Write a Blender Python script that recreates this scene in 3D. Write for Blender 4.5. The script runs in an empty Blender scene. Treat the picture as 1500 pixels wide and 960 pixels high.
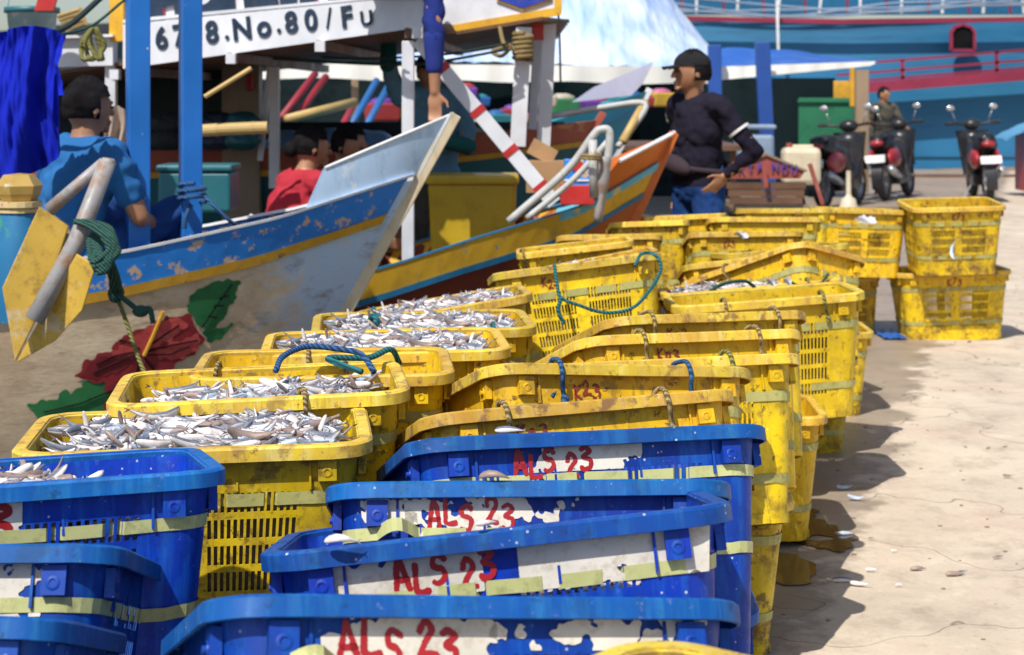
import bpy, bmesh, math, random
import numpy as np
from mathutils import Vector, Matrix, noise as mnoise
R = math.radians
random.seed(7)
C = bpy.context.scene.collection
F = 2500.0; CAMH = 1.4
def W(px, py, d):
    "world point at depth d"
    return Vector(((px-750)/F*d, d, CAMH-(py-150)/F*d))
def G(px, py, z):
    "world point at height z (below eye level)"
    return W(px, py, F*(CAMH-z)/(py-150))
# ------------------------------------------------------------------ materials
def nmat(name):
    m = bpy.data.materials.new(name); m.use_nodes = True
    nt = m.node_tree; return m, nt, nt.nodes['Principled BSDF']
def N(nt, t, **kw):
    n = nt.nodes.new(t)
    for k, v in kw.items():
        if k in n.inputs.keys() if isinstance(k, str) else False: n.inputs[k].default_value = v
        else: setattr(n, k, v)
    return n
def ramp(nt, src, a, b, ca=0.0, cb=1.0):
    r = nt.nodes.new('ShaderNodeMapRange'); nt.links.new(src, r.inputs['Value'])
    r.inputs['From Min'].default_value = a; r.inputs['From Max'].default_value = b
    r.inputs['To Min'].default_value = ca; r.inputs['To Max'].default_value = cb
    return r.outputs['Result']
def mix(nt, fac, a, b, mode='MIX'):
    m = nt.nodes.new('ShaderNodeMix'); m.data_type = 'RGBA'; m.blend_type = mode
    if isinstance(fac, (int, float)): m.inputs[0].default_value = fac
    else: nt.links.new(fac, m.inputs[0])
    for s, v in ((6, a), (7, b)):
        if isinstance(v, tuple): m.inputs[s].default_value = (*v[:3], 1)
        else: nt.links.new(v, m.inputs[s])
    return m.outputs[2]
def math_(nt, op, a, b=None):
    m = nt.nodes.new('ShaderNodeMath'); m.operation = op
    for i, v in enumerate((a, b)):
        if v is None: continue
        if isinstance(v, (int, float)): m.inputs[i].default_value = v
        else: nt.links.new(v, m.inputs[i])
    return m.outputs[0]
def coords(nt, rnd=True):
    tc = nt.nodes.new('ShaderNodeTexCoord'); o = tc.outputs['Object']
    if rnd:
        oi = nt.nodes.new('ShaderNodeObjectInfo')
        mu = nt.nodes.new('ShaderNodeMath'); mu.operation = 'MULTIPLY'; mu.inputs[1].default_value = 37.0
        nt.links.new(oi.outputs['Random'], mu.inputs[0])
        ad = nt.nodes.new('ShaderNodeVectorMath'); ad.operation = 'ADD'
        nt.links.new(o, ad.inputs[0]); nt.links.new(mu.outputs[0], ad.inputs[1]); o = ad.outputs[0]
    return o
def tex(nt, vec, scale, detail=5, rough=.6, stretch=None):
    if stretch:
        mp = nt.nodes.new('ShaderNodeMapping'); mp.inputs['Scale'].default_value = stretch
        nt.links.new(vec, mp.inputs['Vector']); vec = mp.outputs[0]
    n = nt.nodes.new('ShaderNodeTexNoise'); n.inputs['Scale'].default_value = scale
    n.inputs['Detail'].default_value = detail; n.inputs['Roughness'].default_value = rough
    nt.links.new(vec, n.inputs['Vector']); return n.outputs['Fac']
def bump(nt, bsdf, h, strength=.3, dist=.005):
    b = nt.nodes.new('ShaderNodeBump'); b.inputs['Strength'].default_value = strength
    b.inputs['Distance'].default_value = dist
    nt.links.new(h, b.inputs['Height']); nt.links.new(b.outputs[0], bsdf.inputs['Normal'])
def paint(name, col, wear=None, dirt=(.10,.07,.04), wear_at=.62, dirt_amt=.5, scale=6, rough=.5, bumpy=.25,
          metallic=0., stretch=None, wscale=None, soft=.02, var=.12, spec=.5):
    "worn painted / plastic surface: colour variation, dirt clouds, flaked wear"
    m, nt, b = nmat(name); v = coords(nt)
    n1 = tex(nt, v, scale, 6, .65, stretch); n2 = tex(nt, v, scale*.35, 3)
    dark = tuple(c*(1-var*2) for c in col); lite = tuple(min(1, c*(1+var)+.01) for c in col)
    c = mix(nt, ramp(nt, n2, .3, .7), dark, lite)
    n3 = tex(nt, v, scale*2.2, 8, .75, stretch)
    c = mix(nt, ramp(nt, n3, .5, .75, 0, dirt_amt), c, dirt)
    if wear:
        n4 = tex(nt, v, wscale or scale*1.5, 9, .7)
        c = mix(nt, ramp(nt, n4, wear_at, wear_at+soft), c, wear)
    nt.links.new(c, b.inputs['Base Color'])
    nt.links.new(ramp(nt, n1, .3, .7, rough-.12, rough+.15), b.inputs['Roughness'])
    b.inputs['Metallic'].default_value = metallic; b.inputs['Specular IOR Level'].default_value = spec
    bump(nt, b, n3, bumpy, .003)
    return m
M = {}
def crate_mat(name, col, dirt, worn, grime=.6, sun_fade=0.25):
    m, nt, b = nmat(name); v = coords(nt); tc = nt.nodes.new('ShaderNodeTexCoord')
    sep = nt.nodes.new('ShaderNodeSeparateXYZ'); nt.links.new(tc.outputs['Object'], sep.inputs[0])
    oi = nt.nodes.new('ShaderNodeObjectInfo'); rnd = oi.outputs['Random']
    big = tex(nt, v, 3.5, 3); fine = tex(nt, v, 38, 9, .75); mid = tex(nt, v, 11, 7, .7)
    strk = tex(nt, v, 12, 5, .6, (4, 4, .45))
    c = mix(nt, ramp(nt, big, .3, .7), tuple(x*.72 for x in col), tuple(min(1, x*1.12) for x in col))
    c = mix(nt, ramp(nt, strk, .48, .78, 0, sun_fade), c, worn)
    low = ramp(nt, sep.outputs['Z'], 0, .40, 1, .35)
    d = math_(nt, 'MULTIPLY', ramp(nt, mid, .46, .68), low)
    d = math_(nt, 'MULTIPLY', d, ramp(nt, rnd, 0, 1, grime*.35, grime*1.15))
    c = mix(nt, d, c, dirt)
    d2 = math_(nt, 'MULTIPLY', ramp(nt, fine, .57, .66), grime)
    c = mix(nt, d2, c, tuple(x*.55 for x in dirt))
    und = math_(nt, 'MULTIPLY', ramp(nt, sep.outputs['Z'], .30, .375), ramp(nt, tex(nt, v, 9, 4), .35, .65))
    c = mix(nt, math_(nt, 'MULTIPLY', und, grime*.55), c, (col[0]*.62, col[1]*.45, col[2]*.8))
    drip = tex(nt, v, 26, 6, .7, (3, 3, .35))
    c = mix(nt, math_(nt, 'MULTIPLY', ramp(nt, drip, .56, .70), grime*.6), c, dirt)
    blot = tex(nt, v, 21, 5, .6)
    c = mix(nt, math_(nt, 'MULTIPLY', math_(nt, 'MULTIPLY', ramp(nt, blot, .54, .62), ramp(nt, rnd, 0, 1, .1, .9)), grime*.8), c, tuple(x*.8 for x in dirt))
    hue = nt.nodes.new('ShaderNodeHueSaturation'); nt.links.new(c, hue.inputs['Color']); hs_ = math_(nt, 'FRACT', math_(nt, 'MULTIPLY', rnd, 7.3)); nt.links.new(ramp(nt, hs_, 0, 1, .492, .508), hue.inputs['Hue']); nt.links.new(ramp(nt, math_(nt, 'FRACT', math_(nt, 'MULTIPLY', rnd, 13.7)), 0, 1, .78, 1.08), hue.inputs['Value']); c = hue.outputs[0]
    spk = nt.nodes.new('ShaderNodeTexVoronoi'); spk.inputs['Scale'].default_value = 55; nt.links.new(v, spk.inputs['Vector'])
    sm = math_(nt, 'MULTIPLY', ramp(nt, spk.outputs['Distance'], .13, .09), ramp(nt, tex(nt, v, 14, 2), .50, .60))
    c = mix(nt, math_(nt, 'MULTIPLY', sm, .8), c, (.62,.66,.68))
    c = mix(nt, math_(nt, 'MULTIPLY', ramp(nt, fine, .38, .30), .4), c, tuple(min(1, x*.5+.38) for x in col))
    nt.links.new(c, b.inputs['Base Color'])
    nt.links.new(ramp(nt, mid, .3, .7, .34, .65), b.inputs['Roughness']); b.inputs['Specular IOR Level'].default_value = .35
    bump(nt, b, fine, .25, .0015)
    return m
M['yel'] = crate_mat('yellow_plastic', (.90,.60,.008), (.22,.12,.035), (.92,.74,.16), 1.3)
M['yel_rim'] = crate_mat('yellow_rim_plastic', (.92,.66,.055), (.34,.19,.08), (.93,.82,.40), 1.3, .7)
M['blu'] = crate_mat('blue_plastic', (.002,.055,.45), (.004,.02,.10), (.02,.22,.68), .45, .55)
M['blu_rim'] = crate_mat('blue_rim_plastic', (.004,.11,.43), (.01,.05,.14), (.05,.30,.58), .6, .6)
M['strap'] = paint('strap_tape', (.54,.56,.24), None, (.20,.19,.08), dirt_amt=.8, scale=14, rough=.4)
M['strap_old'] = paint('aged_strap_tape', (.42,.40,.13), None, (.12,.10,.04), dirt_amt=.8, scale=16, rough=.6)
M['white_peel'] = paint('peeling_white_paint', (.74,.70,.62), None, (.34,.24,.14), dirt_amt=.8, scale=16, rough=.6)
M['red_brush'] = paint('red_brush_paint', (.42,.012,.018), None, (.16,.01,.01), dirt_amt=.5, scale=20, rough=.4)
M['dkred_brush'] = paint('dark_red_brush_paint', (.26,.03,.012), None, (.12,.03,.01), dirt_amt=.6, scale=20, rough=.5)
def rope_mat(name, c1, c2):
    m, nt, b = nmat(name); v = coords(nt)
    w = nt.nodes.new('ShaderNodeTexWave'); w.bands_direction = 'DIAGONAL'; w.inputs['Scale'].default_value = 45
    w.inputs['Distortion'].default_value = 1.5; nt.links.new(v, w.inputs['Vector'])
    c = mix(nt, ramp(nt, w.outputs['Fac'], .3, .7), c1, c2); nt.links.new(c, b.inputs['Base Color'])
    b.inputs['Roughness'].default_value = .8; bump(nt, b, w.outputs['Fac'], .8, .004); return m
M['rope_teal'] = rope_mat('teal_rope', (.01,.20,.22), (.01,.07,.09))
M['rope_blue'] = rope_mat('blue_rope', (.03,.13,.33), (.01,.04,.12))
M['rope_green'] = rope_mat('green_rope', (.02,.12,.09), (.01,.03,.03))
M['rope_tan'] = rope_mat('tan_rope', (.40,.30,.12), (.14,.09,.04))
M['rope_olive'] = rope_mat('olive_rope', (.30,.28,.07), (.08,.09,.03))
M['rope_dark'] = rope_mat('dark_rope', (.02,.05,.05), (.01,.02,.02))
M['fish'] = paint('fish_silver', (.80,.75,.74), None, (.42,.26,.24), dirt_amt=.6, scale=40, rough=.24, bumpy=.3)
M['fish2'] = paint('fish_back', (.19,.21,.27), None, (.05,.04,.04), dirt_amt=.6, scale=40, rough=.28)
M['fish3'] = paint('fish_brown', (.34,.25,.22), None, (.12,.06,.05), dirt_amt=.6, scale=40, rough=.4)
M['fish4'] = paint('fish_blue_belly', (.50,.60,.74), None, (.2,.2,.25), dirt_amt=.4, scale=40, rough=.25)
M['fishdark'] = paint('packed_fish_painted_shade', (.10,.07,.05), (.42,.40,.40), (.03,.02,.015), .60, .8, 30, .5, soft=.05)  # dark fish tone, shade of gaps and crate insides painted into the colour
# ------------------------------------------------------------------ mesh builder
class MB:
    def __init__(s): s.v = []; s.f = []; s.m = []
    def add(s, vs, fs, mi=0):
        o = len(s.v); s.v += [tuple(p) for p in vs]; s.f += [tuple(i+o for i in f) for f in fs]; s.m += [mi]*len(fs)
    def box(s, c, size, rot=None, mi=0, taper=1.0):
        hx, hy, hz = size[0]/2, size[1]/2, size[2]/2
        vs = [Vector((x*(taper if z > 0 else 1)*hx, y*(taper if z > 0 else 1)*hy, z*hz)) for z in (-1, 1) for y in (-1, 1) for x in (-1, 1)]
        if rot is not None: vs = [rot @ v for v in vs]
        s.add([v+Vector(c) for v in vs], [(0,2,3,1),(4,5,7,6),(0,1,5,4),(2,6,7,3),(0,4,6,2),(1,3,7,5)], mi)
    def beam(s, a, b, w, h, mi=0, up=(0,0,1)):
        a, b = Vector(a), Vector(b); z = (b-a).normalized(); x = z.cross(Vector(up))
        if x.length < .01: x = Vector((1,0,0))
        x.normalize(); y = z.cross(x)
        r = Matrix((x, y, z)).transposed(); s.box((a+b)/2, (w, h, (b-a).length), r, mi)
    def tube(s, pts, r, n=8, mi=0, flat=1.0, cap=True):
        pts = [Vector(p) for p in pts]; L = len(pts)
        rs = r if isinstance(r, (list, tuple)) else [r]*L
        t0 = (pts[1]-pts[0]).normalized(); a = Vector((0,0,1)) if abs(t0.z) < .9 else Vector((1,0,0))
        x = t0.cross(a).normalized(); vs = []
        for i, p in enumerate(pts):
            t = (pts[min(i+1, L-1)]-pts[max(i-1, 0)]).normalized()
            x = (x - t*x.dot(t)).normalized(); y = t.cross(x)
            for k in range(n):
                an = 2*math.pi*k/n; vs.append(p + x*math.cos(an)*rs[i] + y*math.sin(an)*rs[i]*flat)
        fs = [(i*n+k, i*n+(k+1) % n, (i+1)*n+(k+1) % n, (i+1)*n+k) for i in range(L-1) for k in range(n)]
        if cap: fs += [tuple(range(n-1, -1, -1)), tuple((L-1)*n+k for k in range(n))]
        s.add(vs, fs, mi)
    def capsule(s, a, b, ra, rb, n=12, flat=1.0):
        a, b = Vector(a), Vector(b); d = (b-a).normalized(); pts = []; rs = []
        for k in range(5):
            t = k/4*math.pi/2; pts.append(a-d*ra*math.cos(t)); rs.append(max(.001, ra*math.sin(t)))
        for k in range(1, 4): pts.append(a.lerp(b, k/4)); rs.append(ra+(rb-ra)*k/4)
        for k in range(5):
            t = k/4*math.pi/2; pts.append(b+d*rb*math.sin(t)); rs.append(max(.001, rb*math.cos(t)))
        s.tube(pts, rs, n, 0, flat)
    def ell(s, c, rad, rot=None, nu=16, nv=10, mi=0, fn=None):
        vs = []; c = Vector(c)
        for j in range(nv+1):
            th = math.pi*j/nv
            for i in range(nu):
                ph = 2*math.pi*i/nu
                p = Vector((math.sin(th)*math.cos(ph), math.sin(th)*math.sin(ph), math.cos(th)))
                if fn: p = fn(p)
                p = Vector((p.x*rad[0], p.y*rad[1], p.z*rad[2]))
                if rot is not None: p = rot @ p
                vs.append(c+p)
        fs = [(j*nu+i, (j+1)*nu+i, (j+1)*nu+(i+1) % nu, j*nu+(i+1) % nu) for j in range(nv) for i in range(nu)]
        s.add(vs, fs, mi)
    def lathe(s, prof, c=(0,0,0), n=16, rot=None, mi=0):
        c = Vector(c); vs = []
        for r, z in prof:
            for k in range(n):
                p = Vector((r*math.cos(2*math.pi*k/n), r*math.sin(2*math.pi*k/n), z))
                if rot is not None: p = rot @ p
                vs.append(c+p)
        s.add(vs, [(i*n+k, i*n+(k+1) % n, (i+1)*n+(k+1) % n, (i+1)*n+k) for i in range(len(prof)-1) for k in range(n)], mi)
    def prism(s, poly, th, fn, mi=0):
        "poly: 2D outline; fn(x,y,t) -> 3D; t in (0,th)"
        n = len(poly); vs = [fn(x, y, 0) for x, y in poly]+[fn(x, y, th) for x, y in poly]
        s.add(vs, [tuple(range(n-1, -1, -1)), tuple(range(n, 2*n))]+[(i, (i+1) % n, n+(i+1) % n, n+i) for i in range(n)], mi)
    def grid(s, nu, nv, fn, mi=0, keep=None):
        vs = [fn(i/nu, j/nv) for j in range(nv+1) for i in range(nu+1)]
        fs = [(j*(nu+1)+i, j*(nu+1)+i+1, (j+1)*(nu+1)+i+1, (j+1)*(nu+1)+i) for j in range(nv) for i in range(nu) if keep is None or keep((i+.5)/nu, (j+.5)/nv)]
        s.add(vs, fs, mi)
    def mesh(s, name, mats, smooth=False, weld=False):
        me = bpy.data.meshes.new(name); me.from_pydata(s.v, [], s.f); me.update()
        if not isinstance(mats, (list, tuple)): mats = [mats]
        for m in mats: me.materials.append(m)
        me.polygons.foreach_set('material_index', s.m)
        if weld:
            bm = bmesh.new(); bm.from_mesh(me); bmesh.ops.remove_doubles(bm, verts=bm.verts, dist=.0004)
            bmesh.ops.recalc_face_normals(bm, faces=bm.faces); bm.to_mesh(me); bm.free()
        if smooth: me.shade_smooth()
        return me
    def build(s, name, mats, parent=None, smooth=False, weld=False, bevel=0, loc=None):
        o = link(name, s.mesh(name, mats, smooth, weld), parent, loc)
        if bevel:
            b = o.modifiers.new('bevel', 'BEVEL'); b.width = bevel; b.segments = 2; b.limit_method = 'ANGLE'
        return o
def link(name, me, parent=None, loc=None):
    o = bpy.data.objects.new(name, me); C.objects.link(o)
    if parent: o.parent = parent
    if loc is not None: o.location = loc
    return o
def tag(o, label=None, cat=None, group=None, kind=None):
    if label: o['label'] = label
    if cat: o['category'] = cat
    if group: o['group'] = group
    if kind: o['kind'] = kind
    return o
def empty(name, loc=(0,0,0), label=None, cat=None, group=None, rz=0):
    o = bpy.data.objects.new(name, None); C.objects.link(o); o.location = loc; o.rotation_euler = (0,0,rz)
    return tag(o, label, cat, group)
def cr(pts, n=6):
    "catmull-rom through points"
    P = [Vector(p) for p in pts]; P = [P[0]*2-P[1]]+P+[P[-1]*2-P[-2]]; out = []
    for i in range(1, len(P)-2):
        for k in range(n):
            t = k/n; a, b, c, d = P[i-1:i+3]
            out.append(.5*((2*b)+(c-a)*t+(2*a-5*b+4*c-d)*t*t+(3*b-a-3*c+d)*t**3))
    out.append(P[-2]); return out
def marching(x0, x1, y0, y1, cell, field):
    "filled iso-region of field>0 as polygons (list of 2D polygons)"
    nx, ny = max(1, int((x1-x0)/cell)), max(1, int((y1-y0)/cell))
    v = [[field(x0+(x1-x0)*i/nx, y0+(y1-y0)*j/ny) for i in range(nx+1)] for j in range(ny+1)]
    polys = []
    for j in range(ny):
        for i in range(nx):
            cs = [(i, j), (i+1, j), (i+1, j+1), (i, j+1)]; fv = [v[b][a] for a, b in cs]
            if max(fv) <= 0: continue
            P = []
            for k in range(4):
                a, b = cs[k], cs[(k+1) % 4]; fa, fb = fv[k], fv[(k+1) % 4]
                if fa > 0: P.append(a)
                if (fa > 0) != (fb > 0):
                    t = fa/(fa-fb); P.append((a[0]+(b[0]-a[0])*t, a[1]+(b[1]-a[1])*t))
            if len(P) > 2: polys.append([(x0+(x1-x0)*p[0]/nx, y0+(y1-y0)*p[1]/ny) for p in P])
    return polys
def seg_dist(x, y, pts):
    best = 9e9
    for (ax, ay), (bx, by) in zip(pts, pts[1:]):
        dx, dy = bx-ax, by-ay; L = dx*dx+dy*dy or 1e-9
        t = max(0, min(1, ((x-ax)*dx+(y-ay)*dy)/L)); best = min(best, math.hypot(x-ax-t*dx, y-ay-t*dy))
    return best
def inpoly(x, y, P):
    c = False; j = len(P)-1
    for i in range(len(P)):
        if (P[i][1] > y) != (P[j][1] > y) and x < (P[j][0]-P[i][0])*(y-P[i][1])/(P[j][1]-P[i][1]+1e-12)+P[i][0]: c = not c
        j = i
    return c
def polyfield(P, rag=.004, sc=60):
    "signed distance to polygon outline with a ragged edge"
    PP = P+[P[0]]
    def f(x, y):
        d = seg_dist(x, y, PP); d = d if inpoly(x, y, P) else -d
        return d+rag*mnoise.noise((x*sc, y*sc, 1.3))*2
    return f
# ------------------------------------------------------------------ fish crates
L0, W0, H0 = .66, .45, .40       # rim length, width, height
TA, TB = L0/2-.022, W0/2-.022    # outer wall half sizes under the rim
BA, BB = TA-.042, TB-.036        # at the bottom
CR = .055
def half(v):                      # v: depth below rim
    t = v/H0; return TA+(BA-TA)*t, TB+(BB-TB)*t
def side_pos(side, s, v, off=0.):
    "side 0 front,1 right,2 back,3 left; s in [-1,1] along the straight part"
    a, b = half(v); r = CR
    if side == 0: return Vector((s*(a-r), -b-off, H0-v))
    if side == 1: return Vector((a+off, s*(b-r), H0-v))
    if side == 2: return Vector((-s*(a-r), b+off, H0-v))
    return Vector((-a-off, -s*(b-r), H0-v))
def corner_pos(side, ang, v, off=0.):
    "corner after `side`; ang 0..1"
    a, b = half(v); r = CR; cx, cy = [(1,-1),(1,1),(-1,1),(-1,-1)][side]
    base = [-math.pi/2, 0, math.pi/2, math.pi][side]; an = base+ang*math.pi/2
    return Vector((cx*(a-r)+math.cos(an)*(r+off), cy*(b-r)+math.sin(an)*(r+off), H0-v))
FRONT = TA-CR
def face(x, v, off=.0015):        # point on the front face at x (metres at rim), v below rim
    return side_pos(0, x/FRONT, v, off)
def slot_cols(panels, length, pitch=.0125, bar=.42):
    "column boundaries in [-1,1] with flags"
    cols = []; cur = -1.0
    for a, b in panels:
        n = int((b-a)*length/pitch); p = (b-a)/n
        cols.append((cur, a, False)); x = a
        for k in range(n):
            cols.append((x, x+p*(1-bar), True)); cols.append((x+p*(1-bar), x+p, False)); x += p
        cur = b
    cols.append((cur, 1.0, False)); return cols
LONG = [(-.80,-.10),(.10,.80)]; SHORT = [(-.68,-.06),(.06,.68)]
ROWS = []                          # (v0,v1,slot)
def make_rows(v, n):
    ROWS.clear(); ROWS.append((0,.03,False)); ROWS.append((.03,v,False))
    for k in range(n):
        ROWS.append((v, v+.036, True)); ROWS.append((v+.036, v+.049, False)); v += .049
    ROWS.append((v, H0, False))
def body_mesh(name, mat):
    cols = []
    for side in range(4):
        straight = slot_cols(LONG, FRONT) if side % 2 == 0 else slot_cols(SHORT, TB-CR)
        for a, b, f in straight: cols.append(((side, a), (side, b), f))
        for k in range(8): cols.append(((side, 'c', k/8), (side, 'c', (k+1)/8), False))
    def P(c, v, off): return side_pos(c[0], c[1], v, off) if len(c) == 2 else corner_pos(c[0], c[2], v, off)
    n = len(cols); m = MB(); th = .0035
    vs = [r[0] for r in ROWS]+[H0]; nr = len(ROWS)
    V = [P(cols[i][0], v, 0) for v in vs for i in range(n)]+[P(cols[i][0], v, -th) for v in vs for i in range(n)]
    K = (nr+1)*n
    keep = lambda i, j: 0 <= j < nr and not (cols[i % n][2] and ROWS[j][2])
    fs = []
    for j in range(nr):
        for i in range(n):
            if not keep(i, j): continue
            a, b, c, d = j*n+i, j*n+(i+1) % n, (j+1)*n+(i+1) % n, (j+1)*n+i
            fs += [(a, d, c, b), (a+K, b+K, c+K, d+K)]
            if not keep(i-1, j): fs.append((a, a+K, d+K, d))
            if not keep(i+1, j): fs.append((b, c, c+K, b+K))
            if j and not keep(i, j-1): fs.append((a, b, b+K, a+K))
            if j < nr-1 and not keep(i, j+1): fs.append((d, d+K, c+K, c))
    fs.append(tuple(nr*n+i for i in range(n)))
    fs.append(tuple(nr*n+K+i for i in range(n-1, -1, -1)))
    m.add(V, fs)
    # reinforcing ribs and stacking lugs under the rim
    for side in range(4):
        for s in ((-.86,-.30,.32,.86) if side % 2 == 0 else (-.75, 0, .75)):
            q_ = .003 if abs(s) > .7 else -.0022; o = side_pos(side, s, .03, q_); p = side_pos(side, s, .080, q_)
            m.box((o+p)/2, (.004,.007,.058) if side % 2 == 0 else (.007,.004,.058))
        o = side_pos(side, 0, H0-.012, .003)
        m.box(o, (.40, .006, .022) if side % 2 == 0 else (.006, .24, .022))
        for ss in (-1, 1):
            c = side_pos(side, ss*.985, .048, .007)
            sz = (.034, .014, .040) if side % 2 == 0 else (.014, .034, .040)
            m.box(c, sz)
            rot = Matrix.Rotation(R(90), 3, 'X') if side % 2 == 0 else Matrix.Rotation(R(90), 3, 'Y')
            cc = side_pos(side, ss*.985, .052, .0145)
            m.lathe([(.009, -.002), (.010, .0005), (.008, .0015), (.0055, .0015), (.005, -.006), (0.0005, -.006)], cc, 12, rot)
    me = m.mesh(name, mat, smooth=True); me.set_sharp_from_angle(angle=R(30)); return me
def rim_mesh(name, mat):
    prof = [(-.0045,-.030),(-.006,-.004),(-.002,0),(.018,0),(.0225,-.004),(.0225,-.026),(.0185,-.027),(.0175,-.010),(.0005,-.009),(.0,-.030)]
    prof[0] = (-.0045, -.012)
    prof[-1] = (.0, -.012)
    path = []
    for side in range(4):
        for s in np.linspace(-1, 1, 9)[:-1]: path.append(('s', side, s))
        for k in range(12): path.append(('c', side, k/12))
    m = MB(); n = len(prof)
    vs = []
    for i, (k, side, t) in enumerate(path):
        wob = .0007*mnoise.noise((i*.35, 0, 0))
        for o, z in prof:
            p = side_pos(side, t, 0, o) if k == 's' else corner_pos(side, t, 0, o)
            p.z = H0+z+wob; vs.append(p)
    L = len(path)
    m.add(vs, [(i*n+k, ((i+1) % L)*n+k, ((i+1) % L)*n+(k+1) % n, i*n+(k+1) % n) for i in range(L) for k in range(n)])
    me = m.mesh(name, mat, smooth=True, weld=True); me.set_sharp_from_angle(angle=R(40)); return me
def strap_mesh(name, mat, v, w=.022, seed=1, wild=0):
    rnd = random.Random(seed); m = MB(); seq = []
    for side in range(4):
        panels = LONG if side % 2 == 0 else SHORT
        xs = np.linspace(-1, 1, 60); inside = False; nxt = -9
        for x in xs:
            inp = any(a < x < b for a, b in panels)
            if not inp: ins = False
            else:
                if x > nxt: inside = not inside; nxt = x+rnd.uniform(.06, .16) if inside else x+rnd.uniform(.10, .3)
                ins = inside
            off = -.007 if ins else .003+.002*mnoise.noise((x*5, side, seed))
            dv = .004*mnoise.noise((x*1.3, side*3, seed))
            if wild and side == 0 and x < -.72:
                t = (-.72-x)/.28; off += .035*math.sin(t*math.pi)*wild; dv -= .012*math.sin(t*math.pi)
            seq.append((side_pos(side, x, v+dv, off), side_pos(side, x, v+dv+w, off)))
        for k in range(1, 5): seq.append((corner_pos(side, k/5, v, .003), corner_pos(side, k/5, v+w, .003)))
    n = len(seq); vs = [p for pr in seq for p in pr]
    fs = [(2*i, 2*((i+1) % n), 2*((i+1) % n)+1, 2*i+1) for i in range(n)]
    m.add(vs, fs); return m.mesh(name, mat, smooth=False)
GL = {'A': [[(0,0),(.38,.95),(.55,1),(.95,0)],[(.15,.35),(.78,.38)]], 'L': [[(.12,1),(.10,.3),(.12,.04),(.5,.0),(.95,.04)]],
      'S': [[(.85,.85),(.55,1),(.18,.85),(.25,.58),(.7,.48),(.85,.22),(.55,.0),(.1,.05)]],
      '2': [[(.05,.7),(.2,.95),(.55,1),(.72,.72),(.45,.35),(.05,.0),(.4,.06),(.9,.02)]],
      '3': [[(.08,.92),(.5,1),(.78,.82),(.35,.56),(.8,.42),(.8,.1),(.42,-.02),(.05,.08)]],
      '7': [[(.05,.97),(.8,1),(.3,0)]], 'K': [[(.1,1),(.12,0)],[(.8,1),(.15,.48),(.85,0)]], ' ': []}
def lettering(name, text, x, v, h, w, mat, thick=.006, seed=0, slant=.05, cell=.0022):
    "brushed letters on the front face; x = left edge, v = baseline depth"
    m = MB(); cx = x
    for ci, ch in enumerate(text):
        if ch == ' ': cx += w*.75; continue
        dy = .006*math.sin(seed*3+ci*2.1)
        for st in GL[ch]:
            P = cr([(cx+(a+slant*b)*w+.002*math.sin(seed+a*9), v*-1+dy+b*h, 0) for a, b in st], 4)
            P = [(p.x, p.y) for p in P]
            f = lambda X, Y: thick*(.85+.35*mnoise.noise((X*60, Y*60, seed)))-seg_dist(X, Y, P)+.0015*mnoise.noise((X*400, Y*400, 2))
            x0, x1 = min(p[0] for p in P)-thick*1.4, max(p[0] for p in P)+thick*1.4
            y0, y1 = min(p[1] for p in P)-thick*1.4, max(p[1] for p in P)+thick*1.4
            for poly in marching(x0, x1, y0, y1, cell, f):
                m.add([face(a, -b, .0026) for a, b in poly], [tuple(range(len(poly)))])
        cx += w*1.2
    return m.mesh(name, mat)
def patch(name, x0, x1, v0, v1, mat, seed=0, amount=.12, cell=.004):
    "ragged sheet of old white paint left on the front face"
    cell = .0028
    def f(X, Y):
        e = min(X-x0, x1-X, (-v0-Y), Y+v1)
        n = mnoise.noise((X*11, Y*22, seed))*.6+mnoise.noise((X*38, Y*42, seed+5))*.55+mnoise.noise((X*110, Y*110, seed+5))*.28
        return min(.30, e*16)-.16+n*1.05+amount*.62
    m = MB()
    for poly in marching(x0-.005, x1+.005, -v1-.005, -v0+.005, cell, f):
        m.add([face(a, -b, .0017) for a, b in poly], [tuple(range(len(poly)))])
    return m.mesh(name, mat)
def loop_mesh(name, mat, x, seed=0, r=.005, back=False):
    "short rope loop tied over the rim"
    rnd = random.Random(seed); y = -TB if not back else TB; s = -1 if not back else 1
    z = H0
    pts = [(x+.012, y+s*.004, z-.075), (x+.006, y+s*.014, z-.05), (x, y+s*.032, z-.03), (x-.002, y+s*.030, z-.002), (x-.003, y+s*.008, z+.012),
           (x+rnd.uniform(-.02,.0), y-s*.014, z+.004), (x+rnd.uniform(-.02,.01), y-s*.012, z-.045), (x+rnd.uniform(-.02,.02), y-s*.008, z-.07)]
    m = MB(); m.tube(cr(pts, 5), r, 7); m.ell((x+.012, y+s*.008, z-.078), (.010,.007,.012), nu=8, nv=6)
    return m.mesh(name, mat, smooth=True)
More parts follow.
